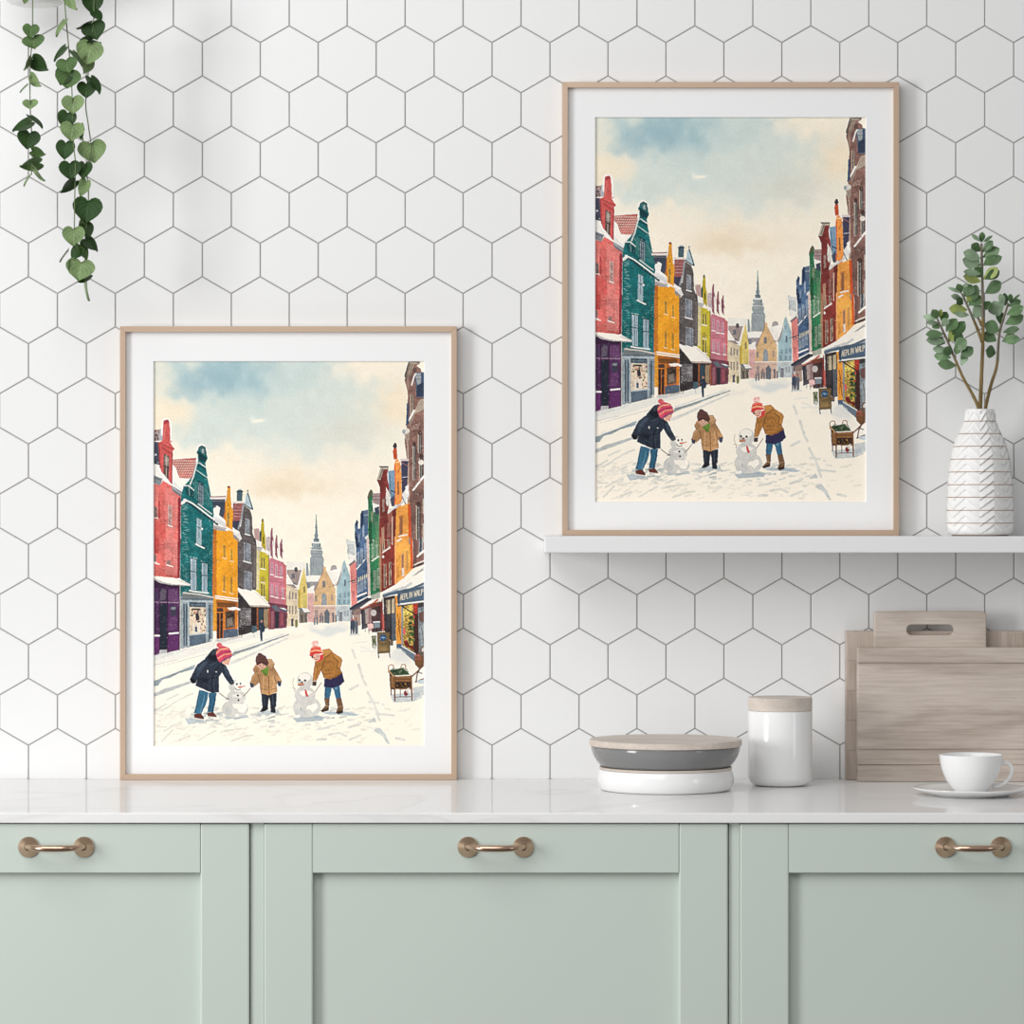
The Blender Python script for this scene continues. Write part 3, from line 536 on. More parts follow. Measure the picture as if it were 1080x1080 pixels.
    # dark red
    P('358 0 370 -150 400 -160 480 0 478 450 380 505 362 510', (130, 49, 44), tex=.25); L('358 20 362 500', 1.0, (180, 120, 90)); L('472 0 468 440', 1.0, (170, 90, 70)); L('372 190 432 150', 1.6, (236, 228, 220))
    for x, y, h in ((370, 0, 175), (412, 0, 150), (384, 290, 190), (424, 275, 180)): win(f'{x} {y}', 20, h, -.4, (84, 58, 58), (214, 192, 160), False)
    E('375 225', 11, 12, (228, 214, 208)); E('448 40', 10, 12, (200, 140, 132)); L('366 0 370 500', .7, (110, 32, 30), .7); specks('365 20 475 0 475 440 370 480', 25, (235, 215, 210), .2, .5, .6)
    P('275 620 350 590 370 600 372 830 285 840', (66, 48, 48), tex=.4); P('255 640 285 630 285 830 255 830', (160, 120, 120), .7); E('300 680', 24, 26, (190, 182, 180)); P('355 600 372 560 380 800 362 830', (128, 46, 44)); P('190 640 330 565 345 575 300 610 200 655', (190, 100, 75)); P('188 640 270 580 335 562 290 600 200 645', (246, 240, 231)); P('275 610 355 585 352 620 280 640', (120, 62, 50)); P('250 770 295 768 300 805 255 812', (226, 178, 176)); P('300 755 350 752 350 800 305 805', (120, 130, 142)); L('300 755 350 752', 1.3, (240, 238, 234)); for_ = [(232, 835), (262, 850), (310, 835), (345, 828)]
    for x, y in for_: L(f'{x} {y-30} {x} {y}', .6, (90, 100, 112), .8)
    # orange
    P('470 0 478 -90 490 -180 520 -200 580 -80 610 0 618 320 540 400 480 445', (242, 158, 62), tex=.2); P('592 -60 612 0 620 310 600 330', (222, 84, 34)); P('470 0 484 -20 490 440 470 450', (232, 120, 40)); L('492 98 580 45', 1.8, (240, 228, 214)); P('525 0 570 -15 568 50 528 70', (232, 190, 140)); win('525 205', 22, 180, -.6, (140, 90, 72), (214, 160, 110), False); P('530 320 548 310 548 380 530 388', (232, 214, 200)); P('562 180 580 172 580 335 564 340', (200, 140, 72)); P('490 310 505 305 505 400 492 405', (214, 140, 60)); L('478 0 480 440', .8, (255, 200, 130)); specks('480 20 600 -20 600 330 490 420', 20, (250, 225, 200), .2, .4, .7)
    # brick
    P('600 0 620 -100 725 -120 725 280 620 320 618 100', (126, 88, 80), tex=.3); P('665 0 700 -10 700 190 665 200', (150, 150, 152)); P('675 0 690 0 690 180 672 190', (66, 72, 84)); L('655 222 722 165', 2.2, (243, 236, 226)); L('618 310 722 268', 1.4, (60, 52, 54)); L('630 290 722 250', 1.4, (226, 216, 208)); P('618 40 650 20 650 260 620 300', (100, 68, 66), .6); P('704 20 720 10 720 150 704 165', (150, 110, 98))
    F('c5')
    P('332 150 345 100 358 42 420 42 418 60 400 70 450 110 450 1040 400 1060 355 1046 345 600 330 490 345 430 340 400 350 300 350 220', (128, 92, 84), tex=.3)
    P('330 130 352 50 372 42 385 48 345 158', (84, 74, 72)); P('338 140 362 45 415 44 412 58 385 62 352 158', (176, 158, 140)); L('340 145 365 60', .9, (74, 62, 60)); L('352 150 376 62', .9, (100, 86, 78)); L('365 48 418 50', 1.2, (56, 48, 48)); P('390 110 440 108 450 120 450 200 440 250 400 250 395 200', (78, 98, 122)); P('420 70 450 70 450 108 425 105', (246, 236, 218)); P('392 112 425 112 425 175 405 180', (150, 156, 162)); L('398 125 425 125', .5, (90, 96, 106)); L('398 145 425 145', .5, (90, 96, 106)); P('425 110 450 108 450 160 430 165', (58, 78, 108)); P('400 185 445 160 440 240 400 250', (48, 60, 84)); L('372 180 386 130 395 115', 1.5, (240, 234, 226)); E('390 95', 12, 16, (100, 76, 70))
    P('352 70 342 158 350 210 358 215 358 170', (150, 120, 108)); P('368 240 382 232 384 330 370 342', (60, 48, 50)); L('366 235 366 345', 1.0, (190, 168, 150)); L('378 238 378 335', .7, (200, 180, 160)); P('358 385 390 320 398 335 370 405 358 415', (150, 128, 116)); P('357 390 392 325 395 318 380 322 355 375', (243, 236, 228)); P('385 345 415 265 450 258 450 310 420 330', (190, 172, 152)); 
    for i in range(5): L(f'{398+i*9} 340 {418+i*8} 268', .6, (110, 92, 84), .8)
    P('345 285 356 280 354 400 338 412 342 360', (62, 78, 112)); P('325 440 345 425 362 430 358 480 340 495 330 470', (206, 202, 196)); P('332 460 360 450 360 490 345 515', (160, 140, 126)); E('328 445', 9, 13, (150, 160, 164)); P('366 415 400 400 420 400 410 430 370 440', (165, 130, 118), .7)
    for x, y, w, h in ((378, 520, 18, 200), (408, 455, 22, 110), (415, 590, 22, 120), (398, 860, 26, 200), (436, 820, 14, 90), (436, 960, 14, 110)):
        P(f'{x} {y} {x+w} {y-10} {x+w} {y+h-10} {x} {y+h}', (74, 66, 66)); L(f'{x+2} {y} {x+2} {y+h}', 1.0, (190, 178, 164)); L(f'{x+w*.6} {y} {x+w*.6} {y+h}', .8, (150, 150, 148), .8); E(f'{x+w/2} {y-4}', w*.55, 14, (70, 48, 46), .8)
    L('380 778 448 690', 2.0, (244, 238, 230)); E('425 620', 16, 14, (232, 222, 214)); specks('365 380 448 380 448 1080 365 1080', 80, (225, 205, 196), .25, .7, .6); specks('362 420 448 420 448 1080 362 1080', 120, (92, 58, 52), .25, .4, .6, 1)
    L('350 500 360 1080', 1.6, (160, 130, 118)); P('345 500 352 500 360 800 352 830', (180, 150, 136))
    # orange gable, red gable, green gable, blue gables
    P('315 600 350 600 352 620 345 800 318 800 312 660', (62, 62, 88)); L('314 605 350 605', 2.4, (214, 196, 196)); L('312 618 350 640', 1, (150, 100, 100)); L('322 705 350 700', .8, (190, 190, 200)); P('318 800 352 750 358 810 330 850 312 840', (222, 222, 222)); L('310 800 350 880', 1.4, (120, 128, 138)); P('335 760 352 745 356 800 340 800', (243, 240, 234))
    P('270 690 278 610 290 600 306 620 312 680 318 830 300 890 285 900 275 800', (240, 142, 60)); P('266 555 276 520 288 540 290 600 272 605', (204, 78, 40)); P('266 530 272 508 284 506 290 530 278 545', (62, 54, 62)); P('268 700 275 620 282 640 282 720 280 870 272 880', (222, 96, 38)); P('290 730 300 725 302 800 292 805', (150, 86, 50)); L('292 680 312 640', 1, (190, 100, 40)); L('288 620 306 615', 1, (240, 220, 190))
    P('288 880 360 850 368 1040 320 1056 275 1040 275 900', (244, 156, 62)); P('350 850 366 870 370 1046 356 1046', (222, 80, 36)); P('300 925 322 920 322 1030 302 1035', (196, 116, 60)); P('306 935 318 932 318 1025 306 1028', (150, 96, 66)); L('300 1040 345 1030', 1.6, (240, 226, 212)); L('270 890 292 870 330 840', 1.6, (200, 200, 202))
    P('176 720 186 680 200 645 238 643 240 655 232 690 245 760 248 850 235 900 285 880 280 1040 240 1056 188 1044 192 760', (122, 48, 45), tex=.25); P('176 718 190 665 205 645 238 642 238 656 212 660 195 720', (176, 164, 150)); L('190 710 208 655', .9, (84, 72, 66)); L('190 644 238 645', 1.3, (84, 70, 62)); P('238 668 275 665 278 820 255 830 245 770', (112, 144, 172)); L('248 690 252 800', .6, (60, 86, 116)); L('255 780 278 790', 1.2, (50, 66, 92)); P('228 760 250 800 250 860 230 870 225 820', (214, 210, 204)); P('250 830 275 800 275 870 260 870', (70, 76, 96)); P('205 830 218 825 218 900 206 905', (150, 122, 112)); P('232 905 262 890 262 960 240 960', (160, 90, 80)); L('240 905 285 865', 2.2, (220, 218, 214)); P('200 995 218 985 218 1085 202 1085', (174, 128, 104)); P('232 965 252 955 252 1040 234 1050', (150, 96, 84)); L('190 960 192 1085', 1.2, (170, 60, 50), .6); L('262 930 262 1085', 1.4, (206, 168, 150)); specks('192 770 280 900 280 1080 192 1080', 40, (230, 205, 196), .2, .4, .6)
    P('120 820 128 790 140 770 152 790 148 840 152 900 188 870 188 1040 160 1052 125 1040 126 850', (44, 120, 78), tex=.3); P('120 815 138 772 150 785 140 800 130 825', (104, 92, 70)); P('148 795 192 795 192 868 165 872 150 850', (166, 140, 140)); L('150 812 190 812', .6, (110, 86, 90)); L('152 832 190 832', .6, (110, 86, 90)); P('150 850 190 862 190 880 155 905', (240, 236, 230)); P('160 880 188 870 188 915 165 915', (60, 70, 90)); P('140 900 155 890 155 960 142 965', (120, 140, 110)); P('150 920 180 910 180 960 150 990', (64, 110, 84), .8); P('128 960 145 950 150 1080 130 1085', (34, 84, 56)); P('165 960 185 950 190 1085 168 1085', (96, 140, 100), .7); specks('128 850 186 880 186 1080 130 1080', 30, (190, 214, 196), .2, .4, .6)
    P('80 930 88 895 125 890 124 1030 104 1046 80 1040', (70, 98, 136), tex=.3); P('82 910 95 895 100 930 92 990 84 990', (40, 56, 84)); P('100 895 124 895 124 960 108 965', (90, 110, 136)); L('104 920 124 918', .6, (180, 192, 204)); P('48 980 62 950 70 960 66 1000 82 1020 82 1046 55 1040', (80, 106, 142)); P('48 975 60 945 68 955 62 985', (46, 62, 92)); P('50 1030 60 1010 62 1085 54 1085', (40, 56, 84)); P('92 985 102 975 104 1040 94 1045', (150, 168, 190)); P('68 1030 78 1025 78 1070 68 1075', (120, 140, 168)); P('0 1060 5 1050 10 1062 40 1068 48 1085 0 1085', (214, 218, 216))
    # ---- shop at the right with awning
    F('c6')
    P('478 545 725 470 725 1085 640 1085 625 1010 530 950 490 960', (60, 56, 58), tex=.35); P('380 555 478 540 482 905 440 910 385 820', (58, 50, 52), tex=.4); P('400 580 440 570 470 560 472 680 405 690', (186, 170, 140)); L('440 560 442 890', 1.4, (40, 44, 52)); L('408 570 408 700', .8, (70, 64, 60)); P('405 695 432 690 432 820 410 800', (64, 62, 68)); P('445 690 475 685 478 905 448 900', (88, 94, 104)); P('370 690 384 690 388 830 374 830', (190, 90, 84))
    P('474 540 492 545 495 640 482 640', (240, 150, 50)); P('480 640 535 620 540 935 485 940', (238, 150, 48)); L('495 690 520 900', .9, (84, 60, 40), .7); L('490 770 525 800', .7, (84, 60, 40), .7); L('515 690 495 880', .7, (190, 100, 30)); P('485 935 525 930 525 975 488 975', (66, 92, 122))
    P('535 625 620 610 625 1000 540 945', (196, 158, 70), tex=.5, gr=.5); r3 = np.random.RandomState(3)
    for _ in range(70):
        x = r3.uniform(540, 640); y = r3.uniform(640, 940); cc = [(214, 178, 60), (120, 110, 44), (66, 84, 44), (222, 196, 110), (150, 96, 40)][r3.randint(5)]
        L(f'{x} {y} {x+r3.uniform(-14, 14)} {y+r3.uniform(-14, 14)}', r3.uniform(.5, 1.3), cc, .9)
    for _ in range(60):
        x = r3.uniform(585, 650); y = r3.uniform(690, 930); cc = [(40, 70, 40), (62, 96, 52), (26, 44, 34), (90, 110, 60)][r3.randint(4)]
        E(f'{x} {y}', r3.uniform(6, 13), r3.uniform(5, 10), cc, .9)
    E('638 712', 15, 17, (214, 60, 74)); E('622 775', 9, 9, (176, 46, 50)); E('548 830', 11, 26, (226, 92, 90)); E('640 785', 7, 7, (190, 60, 60)); P('545 910 575 905 590 940 625 955 622 985 550 945', (120, 40, 36)); L('550 905 575 905', 1, (200, 100, 70))
    P('525 620 540 620 538 945 526 945', (128, 142, 152)); P('620 610 660 600 655 700 625 690', (176, 52, 40)); P('632 690 665 690 668 1020 634 1020', (72, 40, 36)); P('660 640 722 625 722 1085 668 1085', (120, 130, 138), tex=.4, gr=.3); P('668 680 722 660 722 740 690 760 665 740', (108, 76, 72)); P('675 780 722 760 722 930 680 960', (150, 160, 166), .8); P('712 620 725 620 725 1085 712 1085', (84, 92, 104)); L('530 625 630 690', 1.4, (48, 44, 50)); L('690 800 712 960', .8, (80, 70, 68), .7); P('660 1000 722 975 722 1085 650 1085', (116, 92, 78), .8); E('700 975', 20, 26, (120, 76, 50), .8); E('700 978', 13, 18, (204, 200, 196))
    P('525 950 640 1010 640 1085 525 985', (108, 126, 144)); L('528 948 640 1015', 1.1, (228, 226, 222)); P('640 1020 680 1020 680 1085 632 1085', (150, 100, 66)); specks('645 1020 700 1020 700 1080 640 1080', 14, (200, 90, 96), .5, .9, .9)
    P('378 505 440 480 545 405 640 340 725 285 725 425 560 480 500 500 385 540', (247, 241, 231), tex=.05); P('490 480 560 460 600 430 620 440 560 485 400 540 385 525', (212, 214, 214)); L('620 380 720 305', 1.2, (176, 176, 178), .8); L('640 370 700 330', .8, (100, 100, 108), .7)
    P('372 535 500 500 600 478 725 425 725 445 610 492 500 522 375 556', (78, 98, 120)); L('380 528 500 495', 1.2, (150, 166, 178))
    P('495 525 725 452 725 590 495 618', (72, 96, 120), tex=.12); L('495 612 722 585', 1.7, (232, 228, 222)); P('496 520 512 516 512 612 496 616', (58, 78, 100))
    # shop sign letters, leaning up to the right as on the print
    LT = {'A': '0 1 .5 0 1 1|.2 .62 .8 .62', 'E': '1 0 0 0 0 1 1 1|0 .5 .8 .5', 'P': '0 1 0 0 .9 .1 .9 .45 0 .5', 'L': '0 0 0 1 .9 1', 'I': '.4 0 .4 1', 'N': '0 1 0 0 .9 1 .9 0', 'W': '0 0 .25 1 .5 .3 .75 1 1 0', 'O': '.1 0 .9 0 .9 1 .1 1 .1 0'}
    x = 516
    for ch in 'AEPLIN WALP':
        if ch == ' ': x += 12; continue
        w = 8 if ch == 'I' else (19 if ch == 'W' else 14)
        yt = 534-(x-516)*.262; h = 44
        for st in LT[ch].split('|'):
            v = [float(t) for t in st.split()]
            L(' '.join(f'{x+v[i]*w} {yt+v[i+1]*h-v[i]*w*.25}' for i in range(0, len(v), 2)), .72, (212, 200, 178), 1, .05, .25)
        x += w+3.8
    # ---- loose brushwork over the facades
    rb = np.random.RandomState(17)
    for _ in range(700):
        x = rb.uniform(627, 720); y = rb.uniform(200, 400)
        if rb.rand() < .35: x = rb.uniform(845, 913)
        iy = min(H-1, max(0, int((y-PY0)*SS))); ix = min(W-1, max(0, int((x-PX0)*SS)))
        c = img[iy, ix]
        if c.min() > .62: continue
        k = rb.choice([.72, .84, 1.18, 1.35])
        L([(x, y), (x+rb.uniform(.4, 2.6), y+rb.uniform(-.6, .6))], rb.uniform(.4, 1.1), tuple(np.clip(c*k*255+(12 if k > 1 else 0), 0, 255)), rb.uniform(.3, .7), .5, .4)
    for _ in range(260):
        x = rb.uniform(627, 718); y = rb.uniform(230, 410)
        c = img[min(H-1, int((y-PY0)*SS)), min(W-1, int((x-PX0)*SS))]
        if c.min() < .62: L([(x, y), (x+rb.uniform(.1, .5), y)], rb.uniform(.25, .6), (236, 232, 226), rb.uniform(.3, .8), .2, .3)
    # ---- street furniture on the right
    P('285 868 320 862 324 960 288 965', (150, 150, 120)); specks('287 870 320 866 322 955 290 958', 34, (72, 88, 56), .5, .9, .9); P('295 940 320 940 318 975 298 975', (190, 190, 186)); P('425 905 458 905 460 945 428 945', (112, 92, 78))
    P('440 1010 500 960 560 1000 600 1080 430 1060', (216, 219, 218), .6); P('328 838 430 834 434 1004 332 1012', (104, 84, 54)); P('338 848 420 845 424 985 340 992', (124, 100, 62), tex=.35); E('377 882', 28, 28, (44, 78, 118)); L('360 882 394 880', .7, (130, 170, 200)); L('372 870 382 892', .6, (130, 170, 200)); L('338 1008 342 1045', 1.0, (66, 54, 42)); L('426 1000 432 1040', 1.0, (66, 54, 42)); L('345 935 418 930', .5, (84, 66, 44))
    P('112 770 122 735 140 735 148 765 146 830 140 855 130 855 126 810 122 855 114 855', (62, 74, 96)); E('126 733', 9, 10, (200, 96, 84)); P('146 750 160 735 176 760 172 850 150 855', (98, 104, 116)); E('158 726', 9, 11, (176, 92, 84)); P('100 850 190 850 200 862 105 866', (190, 198, 204), .6)
    F('c8')
    P('770 445 990 430 1010 470 940 500 800 505', (186, 196, 202), .8); P('940 400 1030 380 1030 450 960 470', (178, 190, 198), .7)
    P('952 170 1030 165 1030 200 990 260 958 230', (120, 78, 48)); specks('960 150 1000 150 1000 190 960 190', 14, (206, 92, 100), .5, .9); L('1000 120 1012 95 1030 95', 1, (110, 66, 44)); L('930 320 1030 225', 1.4, (120, 80, 52)); L('965 355 975 290 1030 200', 1.3, (96, 64, 46)); L('960 355 1028 330', 1.2, (100, 68, 48)); L('985 285 1030 300', 1, (44, 46, 60)); P('980 300 1030 290 1030 325 990 330', (240, 234, 226)); P('970 345 1030 340 1030 375 975 360', (176, 188, 196))
    P('768 275 800 312 930 308 935 375 930 410 785 410 775 380', (66, 46, 34)); P('772 310 802 318 806 400 778 395', (140, 96, 56)); P('800 315 932 312 930 350 802 355', (138, 92, 52)); P('805 330 925 328 925 340 806 342', (110, 72, 42)); P('768 270 870 250 925 305 800 312', (52, 70, 46)); r4 = np.random.RandomState(4)
    for _ in range(50):
        x = r4.uniform(785, 905); y = r4.uniform(255, 302); cc = [(36, 58, 40), (84, 106, 72), (54, 80, 54), (150, 160, 138)][r4.randint(4)]
        L(f'{x} {y} {x+r4.uniform(-12, 12)} {y+r4.uniform(-9, 6)}', .8, cc, .9)
    L('765 285 763 240 780 228 798 232 802 250', 1.0, (166, 120, 84)); L('855 248 860 228 880 225 890 235 890 262', 1.0, (166, 120, 84)); L('800 312 928 306', 1.2, (226, 212, 196)); L('766 272 802 316', 1.3, (186, 140, 96)); L('808 315 810 492', 1.5, (120, 74, 44)); L('930 310 936 490', 1.5, (128, 80, 48)); L('776 320 784 448', 1.2, (110, 70, 44)); P('818 365 905 362 905 400 818 405', (44, 34, 30)); specks('825 365 900 365 900 400 825 400', 12, (190, 130, 50), .4, .8); L('812 406 930 404', .9, (150, 105, 66)); P('875 420 908 415 905 450 892 462 878 450', (140, 48, 52)); P('885 415 915 395 918 425 900 440', (230, 226, 220), .8); L('815 466 930 464', .8, (110, 70, 46)); L('850 410 850 465', .7, (80, 60, 44))
    # ---- street: kerb lines and snow strokes on the left
    F('c7')
    P('55 170 250 130 470 70 720 20 860 -20 860 30 560 95 350 165 55 250', (226, 226, 222), .75, tex=.06); P('60 160 260 125 300 100 310 120 250 150 60 205', (206, 210, 210), .6); P('520 42 660 25 720 10 720 30 600 60 520 62', (196, 196, 196), .7)
    L('55 262 200 225 420 165 560 130', .9, (186, 192, 194), .8, dash=.5); L('60 238 240 200', .7, (200, 204, 204), .8); L('60 345 220 285 400 215', .8, (206, 208, 206), .8, dash=.4)
    P('52 362 130 330 215 300 330 262 365 250 362 268 250 300 180 335 120 352 90 395 52 402', (112, 132, 148), .8, tex=.3); P('215 300 365 235 372 250 250 300', (140, 156, 168), .9)
    P('640 165 660 140 760 110 870 72 1000 28 1080 0 1080 10 960 55 800 120 700 150 655 172', (140, 152, 160), .75, tex=.3); L('665 150 800 105 1000 35', .7, (84, 100, 114), .75); P('690 105 730 95 738 112 700 122', (246, 240, 232)); L('660 130 860 62 1040 5', .8, (210, 212, 210))
    P('52 455 150 415 350 355 352 372 200 430 55 482', (172, 180, 184), .85, tex=.2); P('630 215 760 165 900 100 1070 30 1075 40 900 118 770 182 640 240', (206, 208, 206), .75)
    rs = np.random.RandomState(21)
    for _ in range(430):
        kx = rs.uniform(627, 905); ky = 488+rs.rand()**1.25*38
        d = min(abs(kx-682)/30, abs(kx-712)/20, abs(kx-748)/22, abs(kx-790)/25, abs(kx-817)/22)
        if kx > 850 and rs.rand() < .75: continue
        if ky > 512 and rs.rand() < .55: continue
        ln = rs.uniform(1.5, 7); sl = rs.uniform(-.55, .12) if kx < 780 else rs.uniform(-.4, .3)
        dark = max(0, 1-d)*max(0, 1-abs(ky-497)/14)
        c = np.array((203, 204, 198))*(1-dark)+np.array((140, 157, 168))*dark
        L([(kx, ky), (kx+ln, ky+sl*ln)], rs.uniform(.9, 2.6), c, .36+.42*dark, .9, .9)
    for s in ('55 590 150 535', '120 585 250 500 350 455', '120 815 200 730', '390 815 450 775 525 735', '250 805 330 775', '645 815 740 780 810 770', '590 740 720 718', '135 740 220 690 265 680', '80 705 150 708', '160 500 240 460'): L(s, 2.0, (200, 202, 196), .6, .9, .7)
    F('c8')
    for s in ('500 120 520 175', '545 230 575 330 600 380', '610 430 660 520 700 640', '470 690 560 660', '480 780 560 745', '820 770 880 780', '250 700 330 690', '330 740 400 730 450 750', '720 520 730 525', '240 780 300 775', '680 590 800 600', '620 500 690 510', '480 410 540 380'): L(s, 2.6, (205, 208, 204), .75, .9, .9)
    P('655 705 700 690 740 740 775 810 755 808 715 750 670 725', (184, 194, 198), .8); P('610 655 660 610 675 650', (190, 198, 202), .8)
    for s in ('510 70 600 60', '560 130 680 130', '560 95 620 120'): L(s, 1.6, (226, 226, 220), .8, .9, .8)
    # ---- snowmen
    def ball(s, rx, ry):
        E(s, rx+2, ry+2, (172, 175, 175), .7); E(s, rx, ry, (205, 204, 200))
    F('c7')
    P('580 630 760 620 780 640 600 650', (150, 168, 180), .6); ball('672 570', 98, 66); ball('682 482', 70, 50); ball('672 402', 46, 48)
    E('690 385', 26, 30, (247, 241, 230), .95); E('690 430', 26, 12, (240, 234, 226), .8); P('650 535 700 530 720 540 750 525 765 560 740 600 700 595 690 570 660 565', (247, 240, 229)); P('670 615 690 605 705 630 680 636', (240, 234, 226)); P('640 470 690 455 730 470 720 490 670 480', (232, 228, 222), .8); E('620 590', 25, 30, (182, 184, 184), .6, 1.5)
    P('692 404 748 396 750 401 700 413', (222, 104, 48)); E('685 384', 7, 9, (44, 44, 50)); E('712 380', 6, 8, (44, 44, 50)); L('672 418 690 430 712 425', .6, (60, 58, 60)); E('693 470', 8, 8, (58, 58, 64)); E('698 505', 8, 8, (58, 58, 64)); L('555 452 590 480 622 500', .8, (96, 66, 54)); L('735 475 760 450 788 415', .8, (120, 84, 66)); L('600 500 625 490', .6, (96, 66, 54))
    F('c8')
    P('60 620 200 600 300 610 280 640 90 650', (140, 160, 176), .7); ball('166 540', 100, 76); ball('152 450', 74, 60); ball('153 345', 56, 58)
    E('150 320', 44, 30, (245, 239, 229), .9); P('170 530 235 510 245 545 205 580 190 555 160 560', (247, 240, 229)); P('110 430 160 410 205 430 190 445 130 460', (240, 235, 227), .9); E('115 580', 40, 32, (184, 186, 186), .6, 1.5); P('80 600 110 590 120 615 90 620', (236, 232, 226))
    P('98 368 142 362 145 380 102 384', (222, 140, 96)); L('100 380 145 376', .7, (150, 70, 50)); E('112 342', 8, 8, (44, 46, 54)); E('153 345', 9, 8, (44, 46, 54)); E('128 358', 8, 6, (90, 84, 84)); P('148 408 160 410 178 462 162 466 154 440', (206, 62, 62)); L('60 400 80 405 75 425', .7, (150, 130, 120)); L('68 330 62 370 75 405', .8, (200, 190, 182)); L('272 360 245 400 225 430', .8, (150, 124, 112)); L('120 540 125 570', .6, (120, 122, 124))
    # ---- three children
    F('c7')
    P('290 640 440 655 430 668 320 690 300 660', (164, 180, 192), .8); P('840 590 1000 580 1010 605 860 620', (170, 184, 192), .8)
    P('400 425 470 445 458 520 415 612 360 606 375 545', (52, 108, 140), tex=.2); P('470 450 532 450 520 540 505 598 460 596 476 520', (44, 96, 128), tex=.2); L('400 440 372 600', 1.2, (30, 66, 96), .7); L('440 470 410 600', 1, (100, 152, 178), .7); L('525 460 500 590', 1, (28, 62, 92), .7)
    P('358 612 412 606 440 640 430 650 365 640', (98, 48, 42)); P('458 600 508 596 533 628 520 637 465 624', (104, 52, 46)); L('362 645 436 652', .8, (226, 214, 204)); L('466 630 532 636', .8, (226, 214, 204))
    P('448 180 500 122 538 108 556 180 575 225 605 245 645 330 665 368 635 388 590 330 572 292 548 330 552 445 500 452 370 395 388 345 375 375 345 380 330 345 345 310 385 235 440 195', (40, 48, 62), tex=.3)
    P('462 180 520 130 545 190 520 215 480 195', (28, 32, 42)); P('490 140 530 118 540 150 500 170', (58, 68, 82), .8); P('390 250 440 205 470 215 410 290 385 330 375 300', (56, 68, 86), .8); P('580 250 612 262 640 325 615 330', (58, 70, 88), .8); L('550 240 500 330 500 445', .9, (24, 28, 38)); L('385 340 440 355 545 330', .8, (26, 30, 40)); P('420 335 475 345 465 372 415 362', (30, 36, 48)); E('465 287', 5, 11, (206, 204, 200)); E('530 290', 8, 4, (206, 204, 200)); P('335 340 370 350 368 378 345 380 332 355', (24, 26, 34)); P('630 365 660 358 668 380 648 392 630 385', (60, 64, 72)); L('590 300 575 230', .8, (24, 28, 38))
    L('400 270 440 225', 1.0, (78, 92, 112), .6); L('480 240 520 225', .8, (70, 84, 104), .6); L('505 360 515 430', .9, (62, 74, 94), .6); L('430 380 480 400', .8, (66, 80, 98), .5)
    P('572 225 585 205 640 178 634 205 618 235 590 238', (226, 168, 144)); E('632 190', 4, 3, (60, 46, 46)); L('620 235 618 222', .8, (190, 120, 110)); L('612 205 628 238', .6, (190, 130, 110), .5)
    P('526 160 536 115 580 92 628 108 648 150 642 178 600 200 562 222 545 205', (222, 72, 98)); L('532 150 560 120 620 112', 1.1, (240, 176, 130)); L('536 172 580 140 640 135', 1.3, (166, 44, 92)); L('543 188 590 158 646 152', 1.1, (240, 160, 124)); L('552 208 600 176 646 168', 1.2, (218, 66, 92)); L('562 220 598 192 642 174', 1.3, (112, 62, 120)); E('553 88', 21, 19, (222, 78, 88)); specks('535 75 572 75 572 105 535 105', 8, (242, 150, 150), .4, .6)
    P('868 452 930 466 986 448 982 555 942 562 930 485 918 562 880 562', (36, 42, 54), tex=.25); P('858 592 885 552 920 555 922 575 880 602', (34, 36, 44)); P('938 552 972 550 980 602 942 600', (36, 40, 50)); L('862 598 905 592', .6, (200, 200, 200)); L('890 470 893 540', .9, (62, 74, 92), .7); L('955 470 958 540', .9, (66, 80, 100), .7)
    P('842 270 958 240 1000 310 1026 362 1010 400 985 380 992 440 930 468 865 456 856 370 822 402 785 376 800 320', (188, 138, 88), tex=.2); P('805 270 830 236 900 192 950 194 972 230 960 268 905 300 842 292 818 296', (176, 126, 84), tex=.3); P('900 195 950 198 968 230 945 262 925 240', (206, 160, 114), .8); L('925 320 930 462', .8, (120, 82, 54)); L('860 370 850 330 842 300', .9, (130, 90, 60)); L('985 380 970 330', .9, (130, 90, 60)); L('890 330 880 450', .8, (216, 172, 126), .7); L('960 310 968 430', .8, (214, 170, 124), .7); L('805 330 850 290', .9, (214, 170, 124), .7); specks('810 240 965 200 965 290 820 290', 30, (214, 172, 130), .3, .5, .6); L('870 420 908 428', .6, (126, 88, 58)); L('945 425 985 415', .6, (126, 88, 58))
    P('838 245 868 224 906 224 914 255 886 276 856 270', (206, 158, 136)); P('825 205 834 168 870 154 905 172 928 228 912 242 872 222 838 240', (92, 58, 54)); P('832 228 870 212 918 238 912 246 872 226 840 244', (66, 42, 42)); E('858 160', 17, 13, (86, 56, 56)); E('863 243', 4, 3, (60, 44, 44)); E('888 240', 4, 3, (60, 44, 44)); L('870 260 885 259', .5, (150, 84, 78)); P('866 282 920 250 928 272 912 326 888 305', (98, 138, 48)); L('885 290 905 315', .8, (66, 98, 36)); P('784 372 816 384 812 410 790 406', (58, 66, 82)); P('990 358 1024 362 1016 402 998 396', (60, 70, 86)); L('795 408 800 400', .8, (40, 46, 58))
    F('c8')
    P('280 575 440 570 550 595 520 605 300 590', (150, 172, 190), .75)
    P('297 388 350 394 332 476 295 476', (52, 104, 142)); P('355 394 405 384 416 472 380 478', (52, 104, 142)); L('305 400 300 470', .9, (34, 74, 108), .8); L('392 395 405 465', .9, (34, 74, 108), .8); P('365 392 385 390 390 412 372 412', (120, 160, 184), .7)
    P('290 476 332 474 326 560 278 577 266 568 302 530', (110, 78, 52), tex=.2); P('380 478 418 470 432 540 430 580 396 592 376 580 392 545', (110, 78, 52), tex=.2); P('270 562 325 545 326 562 278 578', (62, 44, 36)); P('378 575 432 560 430 582 396 592', (58, 42, 36)); L('300 490 312 530', .8, (150, 112, 76), .7); L('292 530 326 532', .6, (200, 170, 140), .7); L('388 540 430 530', .6, (200, 170, 140), .7)
